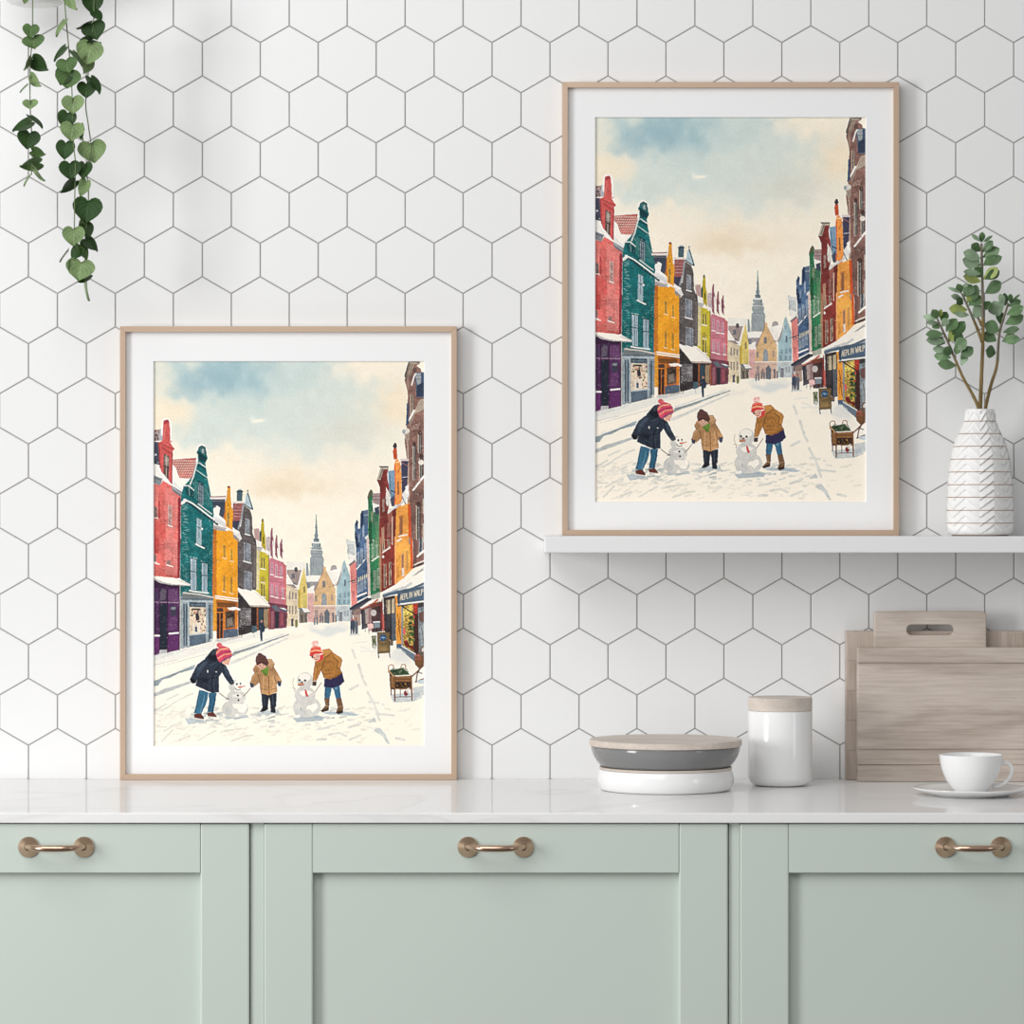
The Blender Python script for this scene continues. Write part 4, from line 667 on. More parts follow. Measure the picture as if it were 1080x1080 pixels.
    P('292 330 340 335 425 288 440 350 410 382 350 400 292 392', (46, 42, 78), tex=.2)
    P('278 118 330 108 365 145 415 175 426 200 410 262 427 290 380 320 330 336 290 326 270 272 238 345 206 350 220 240 226 202 262 206 290 172', (164, 106, 46), tex=.2); P('280 118 330 110 345 140 300 170 290 150', (188, 130, 64), .8); P('365 150 415 178 424 205 408 258 385 250 395 205 360 180', (184, 126, 60), .7); L('360 175 395 205 385 250 410 262', .9, (104, 64, 30)); L('345 145 300 178 270 270', .8, (112, 70, 34)); L('270 272 290 300 345 292', .7, (112, 70, 34)); E('305 265', 4, 4, (84, 52, 30)); E('325 268', 4, 4, (84, 52, 30)); E('350 270', 4, 4, (84, 52, 30)); L('235 250 218 345', .8, (204, 148, 84), .7); L('330 335 420 292', .8, (116, 72, 34)); L('300 215 350 205 372 250', .6, (120, 76, 36), .7)
    P('206 354 236 350 232 382 206 382', (72, 50, 44)); P('200 172 225 152 266 150 272 180 248 206 215 192', (220, 168, 148)); E('222 178', 4, 3, (66, 46, 46)); E('246 172', 4, 3, (66, 46, 46)); L('228 192 244 188', .6, (160, 80, 80)); P('198 165 214 158 212 182 204 182', (90, 56, 50)); P('262 162 290 148 286 186 258 208 238 206 262 190', (214, 50, 54)); P('186 150 194 106 230 90 266 100 280 146 230 150 190 170', (222, 62, 56)); L('190 134 230 122 276 128', 1.7, (240, 160, 118)); L('188 158 230 142 278 142', 1.3, (208, 46, 48)); L('196 112 232 100 264 106', .8, (238, 130, 104)); E('226 72', 27, 22, (240, 200, 192)); specks('205 55 248 55 248 92 205 92', 14, (222, 120, 116), .4, .7, .8)
    # ---- falling snow, paper grain
    for _ in range(260):
        x = rng.uniform(627, 913); y = rng.uniform(190, 430); r = rng.uniform(.15, .38)
        L([(x, y), (x+.05, y)], r*2, (248, 244, 236), rng.uniform(.4, .9), 0, .2)
    out = img+(.012*noise(.35*SS, 31)+.01*noise(.8*SS, 32))[..., None]
    k = SS//OUT
    out = out[:H//k*k, :W//k*k].reshape(H//k, k, W//k, k, 3).mean((1, 3))
    b = sum(np.roll(np.roll(out, i, 0), j, 1) for i in (-2, 0, 2) for j in (-2, 0, 2))/9
    b[:3] = out[:3]; b[-3:] = out[-3:]; b[:, :3] = out[:, :3]; b[:, -3:] = out[:, -3:]
    out = np.clip(out+.45*(out-b), 0, 1)
    g = (out*np.array((.3, .59, .11))).sum(-1, keepdims=True)
    out = np.clip(g+(out-g)*.86+.006, 0, 1)
    return np.clip(out**.985*np.array((1.0, .99, .972)), 0, 1)
# ---------------------------------------------------------------- the two framed prints
def print_mesh():
    a = paint_print()
    H, W = a.shape[:2]
    wd, ht = 286.4*u(-.011), 406.6*u(-.011)
    xs = np.linspace(-wd/2, wd/2, W); zs = np.linspace(ht/2, -ht/2, H)
    v = np.zeros((H, W, 3), np.float32); v[..., 0] = xs[None, :]; v[..., 2] = zs[:, None]
    i = np.arange(H*W).reshape(H, W)
    f = np.stack([i[:-1, :-1], i[1:, :-1], i[1:, 1:], i[:-1, 1:]], -1).reshape(-1, 4)
    me = bpy.data.meshes.new('print'); nf = len(f)
    me.vertices.add(H*W); me.vertices.foreach_set('co', v.ravel())
    me.loops.add(nf*4); me.loops.foreach_set('vertex_index', f.ravel().astype(np.int32))
    me.polygons.add(nf); me.polygons.foreach_set('loop_start', np.arange(0, nf*4, 4, dtype=np.int32))
    me.update(calc_edges=True)
    at = me.color_attributes.new('paint', 'BYTE_COLOR', 'POINT')
    c = np.ones((H, W, 4), np.float32); c[..., :3] = a
    at.data.foreach_set('color_srgb', c.ravel())
    me.materials.append(M['print'])
    return me
PRINT = print_mesh()
FD = -.0215                                  # frame front
def framed(px0, py0, px1, zbase, label):
    k = u(FD); w = 355.4*k; h = 478.4*k; rim = 5.9*k
    xc = X((px0+px1)/2, FD)
    t = thing('framed_print', (xc, -.0125, zbase), label, 'picture', None)
    z0, z1 = zbase, zbase+h; x0, x1 = xc-w/2, xc+w/2; bm = bmesh.new()
    o = [(x0, z0), (x1, z0), (x1, z1), (x0, z1)]; i = [(x0+rim, z0+rim), (x1-rim, z0+rim), (x1-rim, z1-rim), (x0+rim, z1-rim)]
    for a in range(4):
        b = (a+1) % 4; vs = []
        for y in (FD, -.0012): vs.append([bm.verts.new((p[0], y, p[1])) for p in (o[a], o[b], i[b], i[a])])
        fs = [bm.faces.new(vs[0]), bm.faces.new(vs[1][::-1])]+[bm.faces.new((vs[0][q], vs[1][q], vs[1][(q+1) % 4], vs[0][(q+1) % 4])) for q in range(4)]
        es = list({e for f in fs for e in f.edges})
        bmesh.ops.bevel(bm, geom=es, offset=.00035, segments=1, affect='EDGES')
    obj('frame', bm, M['frame'], t)
    cx, cz = X((px0+px1)/2+.0, FD), None
    # mat board with its bevelled window; the print lies behind it
    zc = z0+h-(36.2+406.6/2)*u(FD)-.0005
    pw, ph = 284.6*u(-.011)/2, 404.8*u(-.011)/2; pxc = xc+.2*k
    YM, YP = -.0140, -.0110
    bm = bmesh.new()
    e = .0009
    outer = [(x0+rim, z0+rim), (x1-rim, z0+rim), (x1-rim, z1-rim), (x0+rim, z1-rim)]
    inn = [(pxc-pw-e, zc-ph-e), (pxc+pw+e, zc-ph-e), (pxc+pw+e, zc+ph+e), (pxc-pw-e, zc+ph+e)]
    inb = [(pxc-pw, zc-ph), (pxc+pw, zc-ph), (pxc+pw, zc+ph), (pxc-pw, zc+ph)]
    def ringv(p, y): return [bm.verts.new((q[0], y, q[1])) for q in p]
    A, B, C2, D2, E2 = ringv(outer, YM), ringv(inn, YM), ringv(inb, YP-.0003), ringv(outer, YP-.0003), None
    for q in range(4):
        r = (q+1) % 4
        bm.faces.new((A[q], A[r], B[r], B[q])); f = bm.faces.new((B[q], B[r], C2[r], C2[q])); f.material_index = 1
        bm.faces.new((C2[q], C2[r], D2[r], D2[q])); bm.faces.new((D2[q], D2[r], A[r], A[q]))
    obj('mat_board', bm, [M['mat'], M['bevel']], t)
    obj('backing', box(x0+rim, x1-rim, YP+.0006, -.004, z0+rim, z1-rim), M['mat'], t)
    p = bpy.data.objects.new('print', PRINT); COL.objects.link(p); p.parent = t; p.location = Vector((pxc, YP, zc))-t.location
    p['label'] = 'winter street of coloured gabled houses with three children and two snowmen'
framed(126.3, 343.2, 482, ZT+.0002, 'framed snowy street print standing on the marble worktop at the left')
framed(593, 86.5, 948.4, ZS+.0002, 'framed snowy street print standing on the white wall shelf')

# ---------------------------------------------------------------- vase with sprigs on the shelf
YV = -.078; kv = u(YV)
vc = at(1033.6, 565.2, YV); vc.z = ZS+.0002
VP = [(431.8, 15.3), (437, 15.6), (444.4, 16.4), (450.5, 18.8), (457.6, 22.2), (464, 25.2), (471, 27.7), (477.5, 29.4), (484.4, 30.8), (491, 31.9), (497.9, 32.9), (504.5, 33.5), (511.3, 34), (518, 34.3), (524.5, 34.6), (531, 34.9), (538.2, 35.1), (545, 35.2), (551.6, 35.2), (556, 35.0), (559, 34.5), (561.5, 33.5), (563.3, 32), (564.6, 29.5)]
def vase():
    bm = bmesh.new(); n = 360
    ys = [p[0] for p in VP]; rs = [p[1] for p in VP]
    lines = [444.4, 457.6, 471, 484.4, 497.9, 511.3, 524.5, 538.2, 551.6]
    Yl = list(np.arange(432.0, 564.5, .5)); Yl = sorted(Yl+[l+d for l in lines for d in (-.42, .42)])
    rings = []
    def relief(th, y):
        q = th*7/(2*math.pi); tri = abs((q % 1)-.5)*2            # 0..1 zigzag
        s = (y/9.1+tri*1.25) % 1.0
        e = min(1, (y-431.8)/4, (564.5-y)/6)
        return max(0, e)*(.95*(s**1.3)-.35+.25*abs(tri-.5))
    for y in Yl:
        r = float(np.interp(y, ys, rs)); band = any(abs(y-l) < .5 for l in lines)
        rings.append([bm.verts.new((vc.x+kv*(r+(1.5*relief(2*math.pi*i/n+.37, y)-.45))*math.cos(2*math.pi*i/n), vc.y+kv*(r+(1.5*relief(2*math.pi*i/n+.37, y)-.45))*math.sin(2*math.pi*i/n), vc.z+kv*(565.0-y))) for i in range(n)])
    for q, (a, b) in enumerate(zip(rings[:-1], rings[1:])):
        mi = 1 if any(Yl[q] >= l-.43 and Yl[q+1] <= l+.43 for l in lines) else 0
        for i in range(n):
            f = bm.faces.new((a[i], b[i], b[(i+1) % n], a[(i+1) % n])); f.material_index = mi
    # bottom, rim and inside
    def circ(r, y): return [bm.verts.new((vc.x+kv*r*math.cos(2*math.pi*i/n), vc.y+kv*r*math.sin(2*math.pi*i/n), vc.z+kv*(565.0-y))) for i in range(n)]
    prev = rings[-1]
    foot = circ(29, 565.0)
    for i in range(n):
        f = bm.faces.new((prev[i], foot[i], foot[(i+1) % n], prev[(i+1) % n])); f.material_index = 1
    bm.faces.new(foot)
    prev = rings[0]
    for r, y in ((14.9, 431.5), (14.2, 431.6), (13.6, 432.4), (13.6, 446), (26, 470), (31, 500), (32, 558)):
        c = circ(r, y)
        for i in range(n): bm.faces.new((prev[i], prev[(i+1) % n], c[(i+1) % n], c[i]))
        prev = c
    bm.faces.new(prev)
    return bm
o = obj('vase', vase(), [M['matte_ceramic'], M['brown_line']], None, True, org=tuple(vc))
tag(o, 'white herringbone textured ceramic vase ringed with thin brown lines on the shelf', 'vase')

def add_leaf(bm, base, tip, wid, normal, mi, shape, curl=.15, thick=0):
    uvl = bm.loops.layers.uv.verify()
    base, tip = Vector(base), Vector(tip); ax = tip-base; L = ax.length; ax.normalize()
    n = Vector(normal); n = (n-ax*n.dot(ax)).normalized(); sd = ax.cross(n)
    nu, nv = 3, 10; rows = []
    side = []
    for s in ((1, -1) if thick else (1,)):
        g = []
        for j in range(nv+1):
            v = j/nv; r = []
            for i in range(-nu, nu+1):
                q = i/nu; x, y = shape(q, v)
                bend = -curl*L*(v-.2)**2+.10*wid*abs(q)*(1 if s > 0 else 1)
                th = s*thick*max(0, (1-q*q))*(math.sin(math.pi*min(1, max(0, v)))**.6)
                r.append((bm.verts.new(base+ax*(y*L)+sd*(x*wid/2)+n*(bend+th)), (q if wid else 0, v)))
            g.append(r)
        for j in range(nv):
            for i in range(2*nu):
                a, b, c, d = g[j][i], g[j][i+1], g[j+1][i+1], g[j+1][i]
                try: f = bm.faces.new((a[0], b[0], c[0], d[0]) if s > 0 else (d[0], c[0], b[0], a[0]))
                except ValueError: continue
                f.material_index = mi; f.smooth = True
                for lp, t in zip(f.loops, ((a, b, c, d) if s > 0 else (d, c, b, a))): lp[uvl].uv = t[1]
def obovate(q, v):
    w = math.sin(math.pi*v**1.35)**.72*.96+.05*(1-v) if v < 1 else 0.02
    return q*w, v
HO = [(0, 0), (.2, -.14), (.46, -.2), (.72, -.14), (.92, .02), (1, .2), (.93, .4), (.73, .6), (.45, .78), (.18, .91), (0, 1.0)]
def heart(q, v):                         # stalk at the notch, lobes reaching back beyond it, pointed tip
    t = v*10; i = min(9, int(t)); f = t-i
    ox = HO[i][0]*(1-f)+HO[i+1][0]*f; oy = HO[i][1]*(1-f)+HO[i+1][1]*f
    a = abs(q)
    return math.copysign(ox*a, q), v*(1-a)+oy*a
def leaf_obj(name, bm, mats, parent):
    me = bpy.data.meshes.new(name); bm.transform(Matrix.Translation(-parent_loc(parent))); bm.to_mesh(me); bm.free()
    return link(name, me, mats, parent)
JM = [M['jade0'], M['jade1'], M['jade2'], M['jade3']]
rj = random.Random(9)
def sprig(stems, leaves, label, dy):
    y0 = YV+dy
    def q(p, d=0): return at(970+p[0]/5.4, 240+p[1]/5.4, y0+d)
    root = q(stems[0][0][0]); root.z = vc.z+.02
    t = thing('sprig', (root.x, root.y, vc.z+.004), label, 'branch', 'sprigs in the shelf vase')
    bm = bmesh.new()
    for n, (pts, r0, r1) in enumerate(stems):
        P = [q(p) for p in pts]
        if n == 0:
            b = P[0]; P = [Vector((vc.x+(b.x-vc.x)*.2, vc.y+dy*.3, vc.z+.006)), Vector((vc.x+(b.x-vc.x)*.75, vc.y+dy*.7, b.z-.03))]+P
        P = catmull(P, 6)
        add_tube(bm, P, [1.2*kv/5.4*(r0+(r1-r0)*i/(len(P)-1))*(1+.06*math.sin(i*2.3)) for i in range(len(P))], 10)
    for f in bm.faces:
        if f.calc_center_median().z > at(0, 240+760/5.4, y0).z+(.06 if dy == 0 else 0): f.material_index = 1
    obj('stem', bm, [M['bark'], M['bark_top']], t, True)
    bm = bmesh.new()
    for (bx, by, tx, ty, w, c) in leaves:
        d0 = rj.uniform(-.004, .004); d1 = d0+rj.uniform(-.012, .006)
        add_leaf(bm, q((bx, by), d0), q((tx, ty), d1), w*kv/5.4*1.3, (rj.uniform(-.35, .35), -1, rj.uniform(-.1, .45)), c, obovate, .12, .0014)
    leaf_obj('foliage', bm, JM, t)
sprig([([(345, 1034), (352, 840), (360, 640), (358, 380), (352, 90)], 12, 6), ([(357, 655), (330, 580), (300, 510), (240, 375)], 8.5, 5), ([(354, 560), (335, 520), (315, 495)], 7, 5)],
      [(352, 85, 358, 25, 30, 2), (345, 80, 295, 38, 20, 0), (360, 85, 415, 45, 15, 1), (345, 135, 295, 95, 46, 2), (362, 140, 415, 75, 42, 2), (365, 135, 412, 85, 34, 3), (345, 180, 250, 140, 56, 0), (345, 215, 246, 180, 62, 0), (345, 215, 285, 180, 48, 2), (362, 170, 454, 118, 52, 1), (362, 215, 432, 160, 46, 1), (372, 215, 468, 165, 48, 2), (350, 265, 252, 250, 36, 0), (345, 310, 250, 275, 54, 3), (355, 282, 312, 230, 56, 2), (365, 295, 445, 230, 50, 3), (372, 295, 455, 245, 46, 2), (370, 375, 465, 310, 60, 1), (374, 472, 398, 420, 46, 2),
       (240, 375, 162, 340, 18, 0), (235, 375, 215, 322, 36, 1), (250, 370, 265, 318, 28, 0), (240, 405, 180, 388, 28, 0), (245, 437, 212, 405, 36, 2), (258, 395, 296, 325, 60, 2), (270, 360, 340, 380, 72, 1), (272, 428, 300, 375, 36, 3), (278, 446, 348, 388, 60, 1), (270, 470, 168, 462, 50, 3), (280, 500, 200, 490, 36, 0), (300, 517, 356, 445, 58, 0)],
      'tallest succulent sprig, the middle one of three in the herringbone vase', 0)
sprig([([(336, 1034), (300, 950), (240, 840), (160, 650), (100, 520)], 11, 5)],
      [(103, 515, 72, 468, 38, 1), (100, 520, 20, 505, 30, 0), (115, 515, 122, 465, 22, 3), (108, 545, 40, 540, 26, 0), (120, 530, 155, 480, 42, 2), (112, 577, 75, 545, 40, 1), (130, 562, 158, 515, 38, 0), (150, 590, 212, 520, 54, 1), (135, 607, 36, 608, 42, 1), (145, 652, 38, 640, 48, 0), (145, 662, 90, 640, 48, 2), (165, 652, 218, 575, 52, 3), (185, 622, 257, 535, 52, 2), (195, 650, 240, 600, 50, 2), (160, 702, 75, 690, 36, 0), (175, 727, 145, 680, 46, 2), (180, 742, 82, 728, 46, 1), (205, 787, 105, 775, 50, 1), (205, 722, 222, 680, 36, 1), (200, 692, 266, 640, 62, 1), (235, 747, 302, 680, 54, 2), (238, 787, 265, 725, 36, 0)],
      'succulent sprig leaning to the left in the herringbone vase', -.012)
sprig([([(374, 1034), (405, 900), (440, 780), (455, 600), (505, 430)], 11, 5)],
      [(485, 447, 485, 372, 34, 2), (480, 442, 458, 378, 32, 0), (515, 427, 518, 378, 24, 2), (520, 422, 572, 378, 12, 1), (505, 450, 577, 415, 38, 2), (495, 497, 592, 450, 48, 1), (485, 552, 592, 500, 54, 1), (475, 597, 567, 575, 36, 2), (470, 647, 570, 630, 46, 1), (470, 652, 540, 590, 30, 1), (465, 562, 452, 470, 44, 2), (450, 502, 420, 420, 74, 0), (460, 472, 440, 425, 44, 1), (450, 592, 373, 545, 64, 1), (435, 647, 363, 600, 56, 1), (430, 717, 376, 700, 60, 2)],
      'succulent sprig leaning to the right in the herringbone vase', .012)

# ---------------------------------------------------------------- hanging pot with trailing ivy
YI = -.105; ki = u(YI)
pc = at(38, 0, YI); pz = Z(6.0, YI); pr = 44*ki
t = thing('hanging_ivy', (pc.x, YI, pz), 'trailing ivy hanging from a white pot in the upper left corner', 'plant')
prof = [(0, .0)]+[(pr*.42+(pr*.58)*math.sin(R(a)), pr*.75*(1-math.cos(R(a)))) for a in range(0, 91, 6)]+[(pr*1.02, pr*1.25), (pr*.98, pr*1.27), (pr*.95, pr*1.2), (pr*.93, pr*.8), (pr*.6, pr*.1), (0, pr*.08)]
obj('pot', lathe(prof, (pc.x, YI, pz), 80), M['ceramic'], t, True)
obj('soil', lathe([(0, pr*1.12), (pr*.94, pr*1.1), (pr*.94, pr*1.04), (0, pr*1.04)], (pc.x, YI, pz), 48), M['soil'], t)
top = Vector((pc.x, YI, pz+.42))
for k in range(3):
    a = R(30+120*k); bm = bmesh.new(); add_tube(bm, [(pc.x+pr*math.cos(a), YI+pr*math.sin(a), pz+pr*1.24), top], .0012, 8); obj('cord', bm, M['cord'], t)
bm = bmesh.new(); add_tube(bm, [top-Vector((0, 0, .002)), (pc.x, YI, top.z+.012), (pc.x, YI+.03, top.z+.03), (pc.x, -.004, top.z+.03)], .003, 10); add_box(bm, pc.x-.02, pc.x+.02, -.006, -.0008, top.z, top.z+.06, bev=.002)
obj('wall_hook', bm, M['white_paint'], t)
IM = [M['ivy0'], M['ivy1'], M['ivy2']]
ri = random.Random(2)
def vine(path, leaves, start):
    def q(x, y, d=0): return at(x/3.373, y/3.373, YI-.0+d)
    P = [q(*p, dd) for p, dd in path]
    P0 = P[0]
    up = Vector((pc.x+start[0]*pr*.8, YI+start[1]*pr*.8, pz+pr*1.12)); rim = Vector((pc.x+start[0]*pr*1.06, YI+start[1]*pr*1.06, pz+pr*1.31))
    bm = bmesh.new(); add_tube(bm, catmull([up, rim, Vector((P0.x, P0.y, pz+pr*.9))]+P, 7), .00085, 8)
    vo = obj('vine', bm, M['ivy_stem'], t, True)
    bm = bmesh.new()
    for (x, y, w, ang, nar, c) in leaves:
        sh = nar-1 if nar > 1 else 1; nar = min(1, nar)
        d = np.interp(y, [p[0][1] for p in path], [p[1] for p in path])+ri.uniform(-.006, .003)
        a = R(ang); Lp = w*(.98 if nar > .55 else 1.02)/2*.92*sh
        dx, dy = math.cos(a)*Lp, math.sin(a)*Lp
        b = q(x-dx, y-dy, d); e = q(x+dx, y+dy, d-ri.uniform(-.004, .008))
        ax = (e-b).normalized(); sd = ax.cross(Vector((0, -1, 0))).normalized()
        tl = math.acos(max(.12, min(1, nar)))*ri.choice((-1, 1))
        n = Vector((0, -1, 0))*math.cos(tl)+sd*math.sin(tl)
        add_leaf(bm, b, e, w*ki/3.373*1.06, n, c, heart, .14)
    leaf_obj('foliage', bm, IM, vo)
F0 = -.055
vine([((116, 0), F0), ((115, 120), F0), ((107, 250), F0), ((108, 400), F0+.004), ((115, 520), F0+.008), ((112, 622), F0+.01)],
     [(88, 3, 26, 95, .9, 0), (110, 115, 58, 95, 1.82, 1), (121, 156, 78, 82, 1.58, 1), (95, 228, 54, 112, .15, 0), (147, 230, 72, 40, .75, 2), (130, 290, 54, 50, .65, 0), (85, 316, 42, 140, .3, 0), (108, 376, 54, 92, 1.6, 0), (78, 453, 82, 160, .6, 2), (130, 437, 62, 38, .28, 2), (101, 503, 80, 100, 1.82, 2), (140, 542, 54, 20, .65, 1), (104, 584, 76, 165, .5, 1), (142, 622, 62, 55, .3, 0), (96, 645, 46, 125, .3, 0)], (-.05, -1))
vine([((230, 0), F0), ((240, 120), F0), ((248, 210), F0), ((255, 300), F0), ((258, 420), F0+.004), ((262, 520), F0+.006), ((268, 580), F0+.008), ((266, 700), F0+.01), ((264, 830), F0+.012), ((262, 938), F0+.014)],
     [(258, 10, 66, 60, .6, 0), (216, 105, 66, 125, .45, 0), (213, 196, 66, 135, .5, 2), (258, 266, 50, 20, .9, 2), (224, 278, 62, 110, 1, 2), (240, 240, 74, 80, 1.7, 1), (242, 287, 88, 95, 1.74, 1), (260, 380, 78, 90, 1.8, 0), (236, 433, 66, 100, 1, 2), (292, 475, 54, 85, .6, 1), (256, 474, 84, 97, 1.78, 0), (232, 540, 66, 95, 1, 2), (250, 612, 76, 88, 1.86, 2), (238, 664, 68, 135, .4, 2), (270, 905, 52, 130, .9, 2), (262, 848, 78, 92, 1.86, 0), (228, 912, 56, 130, .13, 0), (295, 900, 64, 60, .55, 1), (255, 952, 50, 110, .7, 0), (284, 967, 100, 100, 1.74, 0)], (.55, -.83))
vine([((335, 0), F0+.01), ((332, 90), F0+.01), ((320, 180), F0+.01), ((313, 270), F0+.01), ((305, 370), F0+.012), ((315, 450), F0+.014), ((324, 530), F0+.016), ((308, 600), F0+.018), ((315, 680), F0+.02), ((310, 780), F0+.022), ((303, 850), F0+.024), ((303, 990), F0+.026)],
     [(330, 18, 74, 90, 1, 2), (348, 60, 46, 50, .75, 2), (297, 90, 60, 150, .1, 1), (338, 116, 84, 72, 1.75, 2), (300, 147, 60, 160, .5, 2), (338, 152, 48, 0, .4, 2), (306, 238, 58, 110, .65, 0), (316, 196, 94, 103, 1.88, 0), (275, 212, 64, 50, .3, 1), (338, 308, 68, 55, .5, 2), (308, 325, 66, 92, 1.85, 2), (331, 546, 98, 80, 1.8, 0), (300, 612, 60, 100, .95, 2), (298, 674, 66, 115, .75, 0), (310, 757, 102, 97, 1.86, 2), (310, 825, 54, 70, .95, 2), (292, 793, 44, 130, .6, 0), (325, 875, 66, 40, .6, 2), (298, 990, 54, 145, .3, 2), (312, 1037, 74, 85, .2, 0)], (.9, -.35))

# ---------------------------------------------------------------- on the worktop: stacked dishes, canister
YB = -.202; kb = u(YB); bx = X(702, YB)
t = thing('serving_bowl', (bx, YB, ZT+.0003), 'low white glazed dish with a thin wooden lid, lowest of the stacked pair', 'dish')
pb = [(0, .4), (62, .4), (62, 0), (66.5, 0), (68.5, 1), (70.2, 3.2), (71.6, 6.5), (72.3, 10), (72.2, 13), (71.3, 17), (70.2, 20.5), (69.6, 21.8), (68.8, 22), (68, 21.5), (68, 3), (0, 2.5)]
obj('body', lathe([(r*kb, z*kb) for r, z in pb], (bx, YB, ZT+.0003), 128), M['ceramic'], t, True)
o = obj('lid', lathe([(r*kb, z*kb) for r, z in [(0, 21.0), (67.8, 21.0), (67.9, 22.2), (69.6, 22.2), (69.9, 22.6), (69.9, 24.2), (69.5, 24.6), (0, 24.6)]], (bx, YB, ZT+.0003), 128), M['lid'], t)
t = thing('serving_bowl', (bx, YB, ZT+.0003+24.75*kb), 'wide grey glazed dish with an oak lid, stacked on the white dish', 'dish')
pg = [(0, 24.9), (66, 24.9), (66.6, 24.75), (68.5, 25.6), (71, 28), (74, 32), (76.6, 37), (78.2, 42), (78.8, 46.0), (78.4, 46.5), (77, 46.4), (75, 40), (68, 27.5), (0, 26.5)]
z0 = ZT+.0003
obj('body', lathe([(r*kb, z*kb) for r, z in pg], (bx, YB, z0), 128), M['grey_ceramic'], t, True)
obj('lid', lathe([(r*kb, z*kb) for r, z in [(0, 44.5), (74.5, 44.5), (76, 46.7), (79.6, 46.7), (80.4, 47.4), (80.6, 50), (80.4, 52.6), (79.7, 53.4), (79.0, 53.6), (0, 53.6)]], (bx, YB, z0), 128), M['lid'], t)
YC = -.123; kc = u(YC); cx = X(822.8, YC)
t = thing('canister', (cx, YC, z0), 'tall white ceramic canister with a flat oak lid between dishes and boards', 'canister')
pk = [(0, .5), (22, .5), (23.5, 0)]+[(24+9.9*math.sin(R(a)), 10.5*(1-math.cos(R(a)))+.2) for a in range(8, 91, 8)]+[(33.9, 20), (33.9, 78.2), (33.6, 78.9), (33, 78.9), (31.5, 78), (31.5, 12), (0, 4)]
obj('body', lathe([(r*kc, z*kc) for r, z in pk], (cx, YC, z0), 128), M['ceramic'], t, True)
obj('lid', lathe([(r*kc, z*kc) for r, z in [(0, 75), (30.5, 75), (30.7, 79.1), (33.4, 79.1), (33.8, 79.5), (33.8, 92.4), (33.2, 93.0), (0, 93.0)]], (cx, YC, z0), 128), M['lid'], t)

# ---------------------------------------------------------------- cutting boards against the wall
yb0, yb1 = -.024, -.0012; kk = u(yb0); xl = X(892.6, yb0); zt = Z(665.6, yb0)
bm = bmesh.new(); h = (zt-z0)/5
for i in range(5): add_box(bm, xl, xl+.37, yb0, yb1, z0+i*h+.0001, z0+(i+1)*h-.0001, bev=.0006)
tag(obj('cutting_board', bm, M['board_c'], org=(xl+.18, -.0126, z0)), 'thick oak butcher board of glued strips standing rearmost against the tiles', 'cutting board', 'oak boards leaning by the cup')
ym0, ym1 = -.0385, -.0245
xa, xb = X(922.3, ym0), X(1040.4, ym0); zt = Z(644.8, ym0); hx0, hx1, hz0, hz1 = X(956.3, ym0), X(1006.4, ym0), Z(669.9, ym0), Z(658.8, ym0)
def paddle():
    bm = bmesh.new(); r = .0055; rh = (hz1-hz0)/2; zc = (hz0+hz1)/2
    out = [(xa, z0), (xb, z0)]+arc(xb-r, zt-r, r, 0, 90, 6)+arc(xa+r, zt-r, r, 90, 180, 6)
    hole = arc(hx1-rh, zc, rh, 90, -90, 10)+arc(hx0+rh, zc, rh, 270, 90, 10)
    layers = []
    for y, e in ((ym0, .0012), (ym0+.0012, 0), (ym1, 0)):
        O = []
        for (x, z) in out: O.append(bm.verts.new((x+(e if x < (xa+xb)/2 else -e), y, z-(e if z > z0 else 0))))
        Hh = [bm.verts.new((hx+(e if hx > (hx0+hx1)/2 else -e)*.6, y, hz+(e if hz > zc else -e)*.6)) for hx, hz in hole]
        layers.append((O, Hh))
    for (O, Hh), (O2, H2) in zip(layers[:-1], layers[1:]):
        for A, B in ((O, O2), (Hh, H2)):
            for i in range(len(A)): bm.faces.new((A[i], A[(i+1) % len(A)], B[(i+1) % len(A)], B[i]))
    for O, Hh in (layers[0], layers[-1]):
        es = []
        for A in (O, Hh):
            for i in range(len(A)):
                e = bm.edges.get((A[i], A[(i+1) % len(A)])); es.append(e)
        bmesh.ops.triangle_fill(bm, edges=es, use_beauty=True)
    return bm
tag(obj('cutting_board', paddle(), M['board_b'], org=((xa+xb)/2, -.031, z0)), 'tall oak board with a slot grip hole, held between the two wider boards', 'cutting board', 'oak boards leaning by the cup')
yf0 = -.056; yf1 = -.039
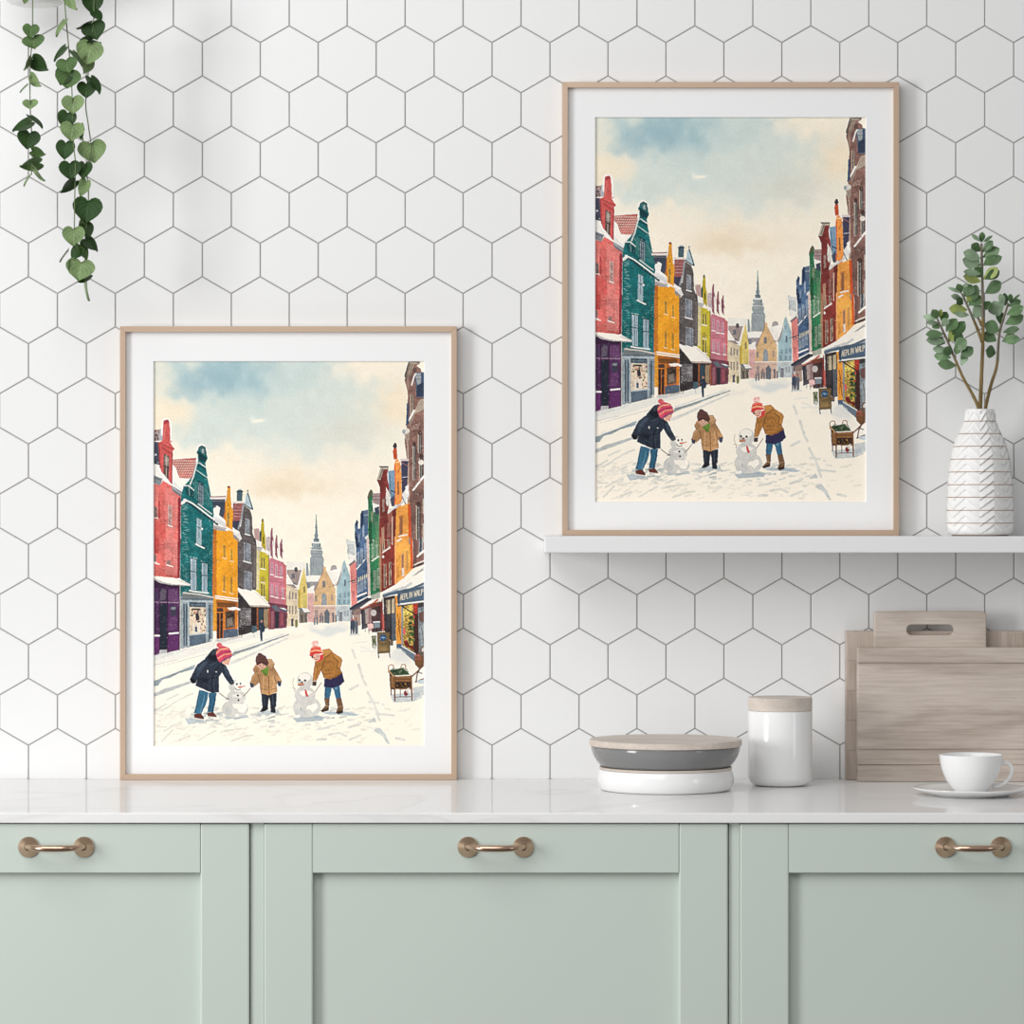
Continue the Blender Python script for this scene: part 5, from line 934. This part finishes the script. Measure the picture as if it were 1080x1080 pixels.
def front_board():
    bm = bmesh.new(); xl, xr = X(904.6, yf0), X(904.6, yf0)+.335
    g = .0028
    prof = [(682.9, .0010), (683.6, 0), (698.6, 0), (699.0, g), (701, g*.9), (705.5, g*.55), (706.5, g*.2), (708.5, 0), (732, 0), (734, .0003), (760, 0), (789.6, 0), (790.0, g), (793, g*.9), (800.8, g*.8), (801.2, 0), (806, .0002), (806.6, g), (810, g*.3), (812, 0), (823.6, 0), (824.3, .0012)]
    rows = []
    for x, e in ((xl, .0014), (xl+.0014, 0), (xr-.0014, 0), (xr, .0014)):
        rows.append([bm.verts.new((x, yf0+d+e, Z(py, yf0))) for py, d in prof]+[bm.verts.new((x, yf1, z0+.0002)), bm.verts.new((x, yf1, Z(682.9, yf0)))])
    for a, b in zip(rows[:-1], rows[1:]):
        for i in range(len(a)): bm.faces.new((a[i], a[(i+1) % len(a)], b[(i+1) % len(a)], b[i]))
    bm.faces.new(rows[0]); bm.faces.new(rows[-1][::-1])
    lo = min(v.co.z for v in bm.verts)
    for v in bm.verts: v.co.z += z0-lo
    return bm
tag(obj('cutting_board', front_board(), M['board'], org=(X(904.6, yf0)+.17, -.048, z0)), 'wide grooved oak board standing in front of the others, behind the cup', 'cutting board', 'oak boards leaning by the cup')

# ---------------------------------------------------------------- cup and saucer
YU = -.301; ku = u(YU); ux = X(1024, YU)
ps = [(0, 1.0), (36, 1.0), (37, 0), (39.5, 0), (40.5, 1.2), (50, 3.2), (57.5, 6), (60.6, 7.6), (61.1, 8.2), (60.6, 8.7), (57, 7.6), (47, 4.9), (36, 3.2), (24, 2.7), (23, 3.1), (22, 2.7), (0, 2.6)]
tag(obj('saucer', lathe([(r*ku, z*ku) for r, z in ps], (ux, YU, z0), 128), M['ceramic'], None, True, org=(ux, YU, z0)), 'white porcelain saucer under the cup on the marble worktop', 'saucer')
zc = z0+2.95*ku
t = thing('cup', (ux, YU, zc), 'white porcelain tea cup on a saucer in front of the oak boards', 'cup')
pu = [(0, .9), (14.5, .9), (15.2, 0), (16.4, 0), (16.8, 1), (17.6, 2.2), (21.5, 6.5), (25.4, 12), (28.6, 18.5), (31, 25.5), (32.6, 32.5), (33.5, 39.4), (33.6, 39.9), (33.2, 40.2), (32.6, 39.7), (31.5, 33), (29.6, 25.8), (27, 18.8), (23.6, 12.3), (19.5, 7), (14, 4), (0, 3)]
obj('body', lathe([(r*ku, z*ku) for r, z in pu], (ux, YU, zc), 128), M['ceramic'], t, True)
bm = bmesh.new()
add_tube(bm, catmull([(ux+a*ku, YU, zc+b*ku) for a, b in ((30.5, 30.2), (36, 31.2), (41.2, 29.2), (43, 23.5), (41.3, 17), (36.5, 11), (30, 7.4), (23.5, 6.3))], 8), [ku*(2.3-.4*math.sin(math.pi*i/56)) for i in range(57)], 14)
obj('handle', bm, M['ceramic'], t, True)
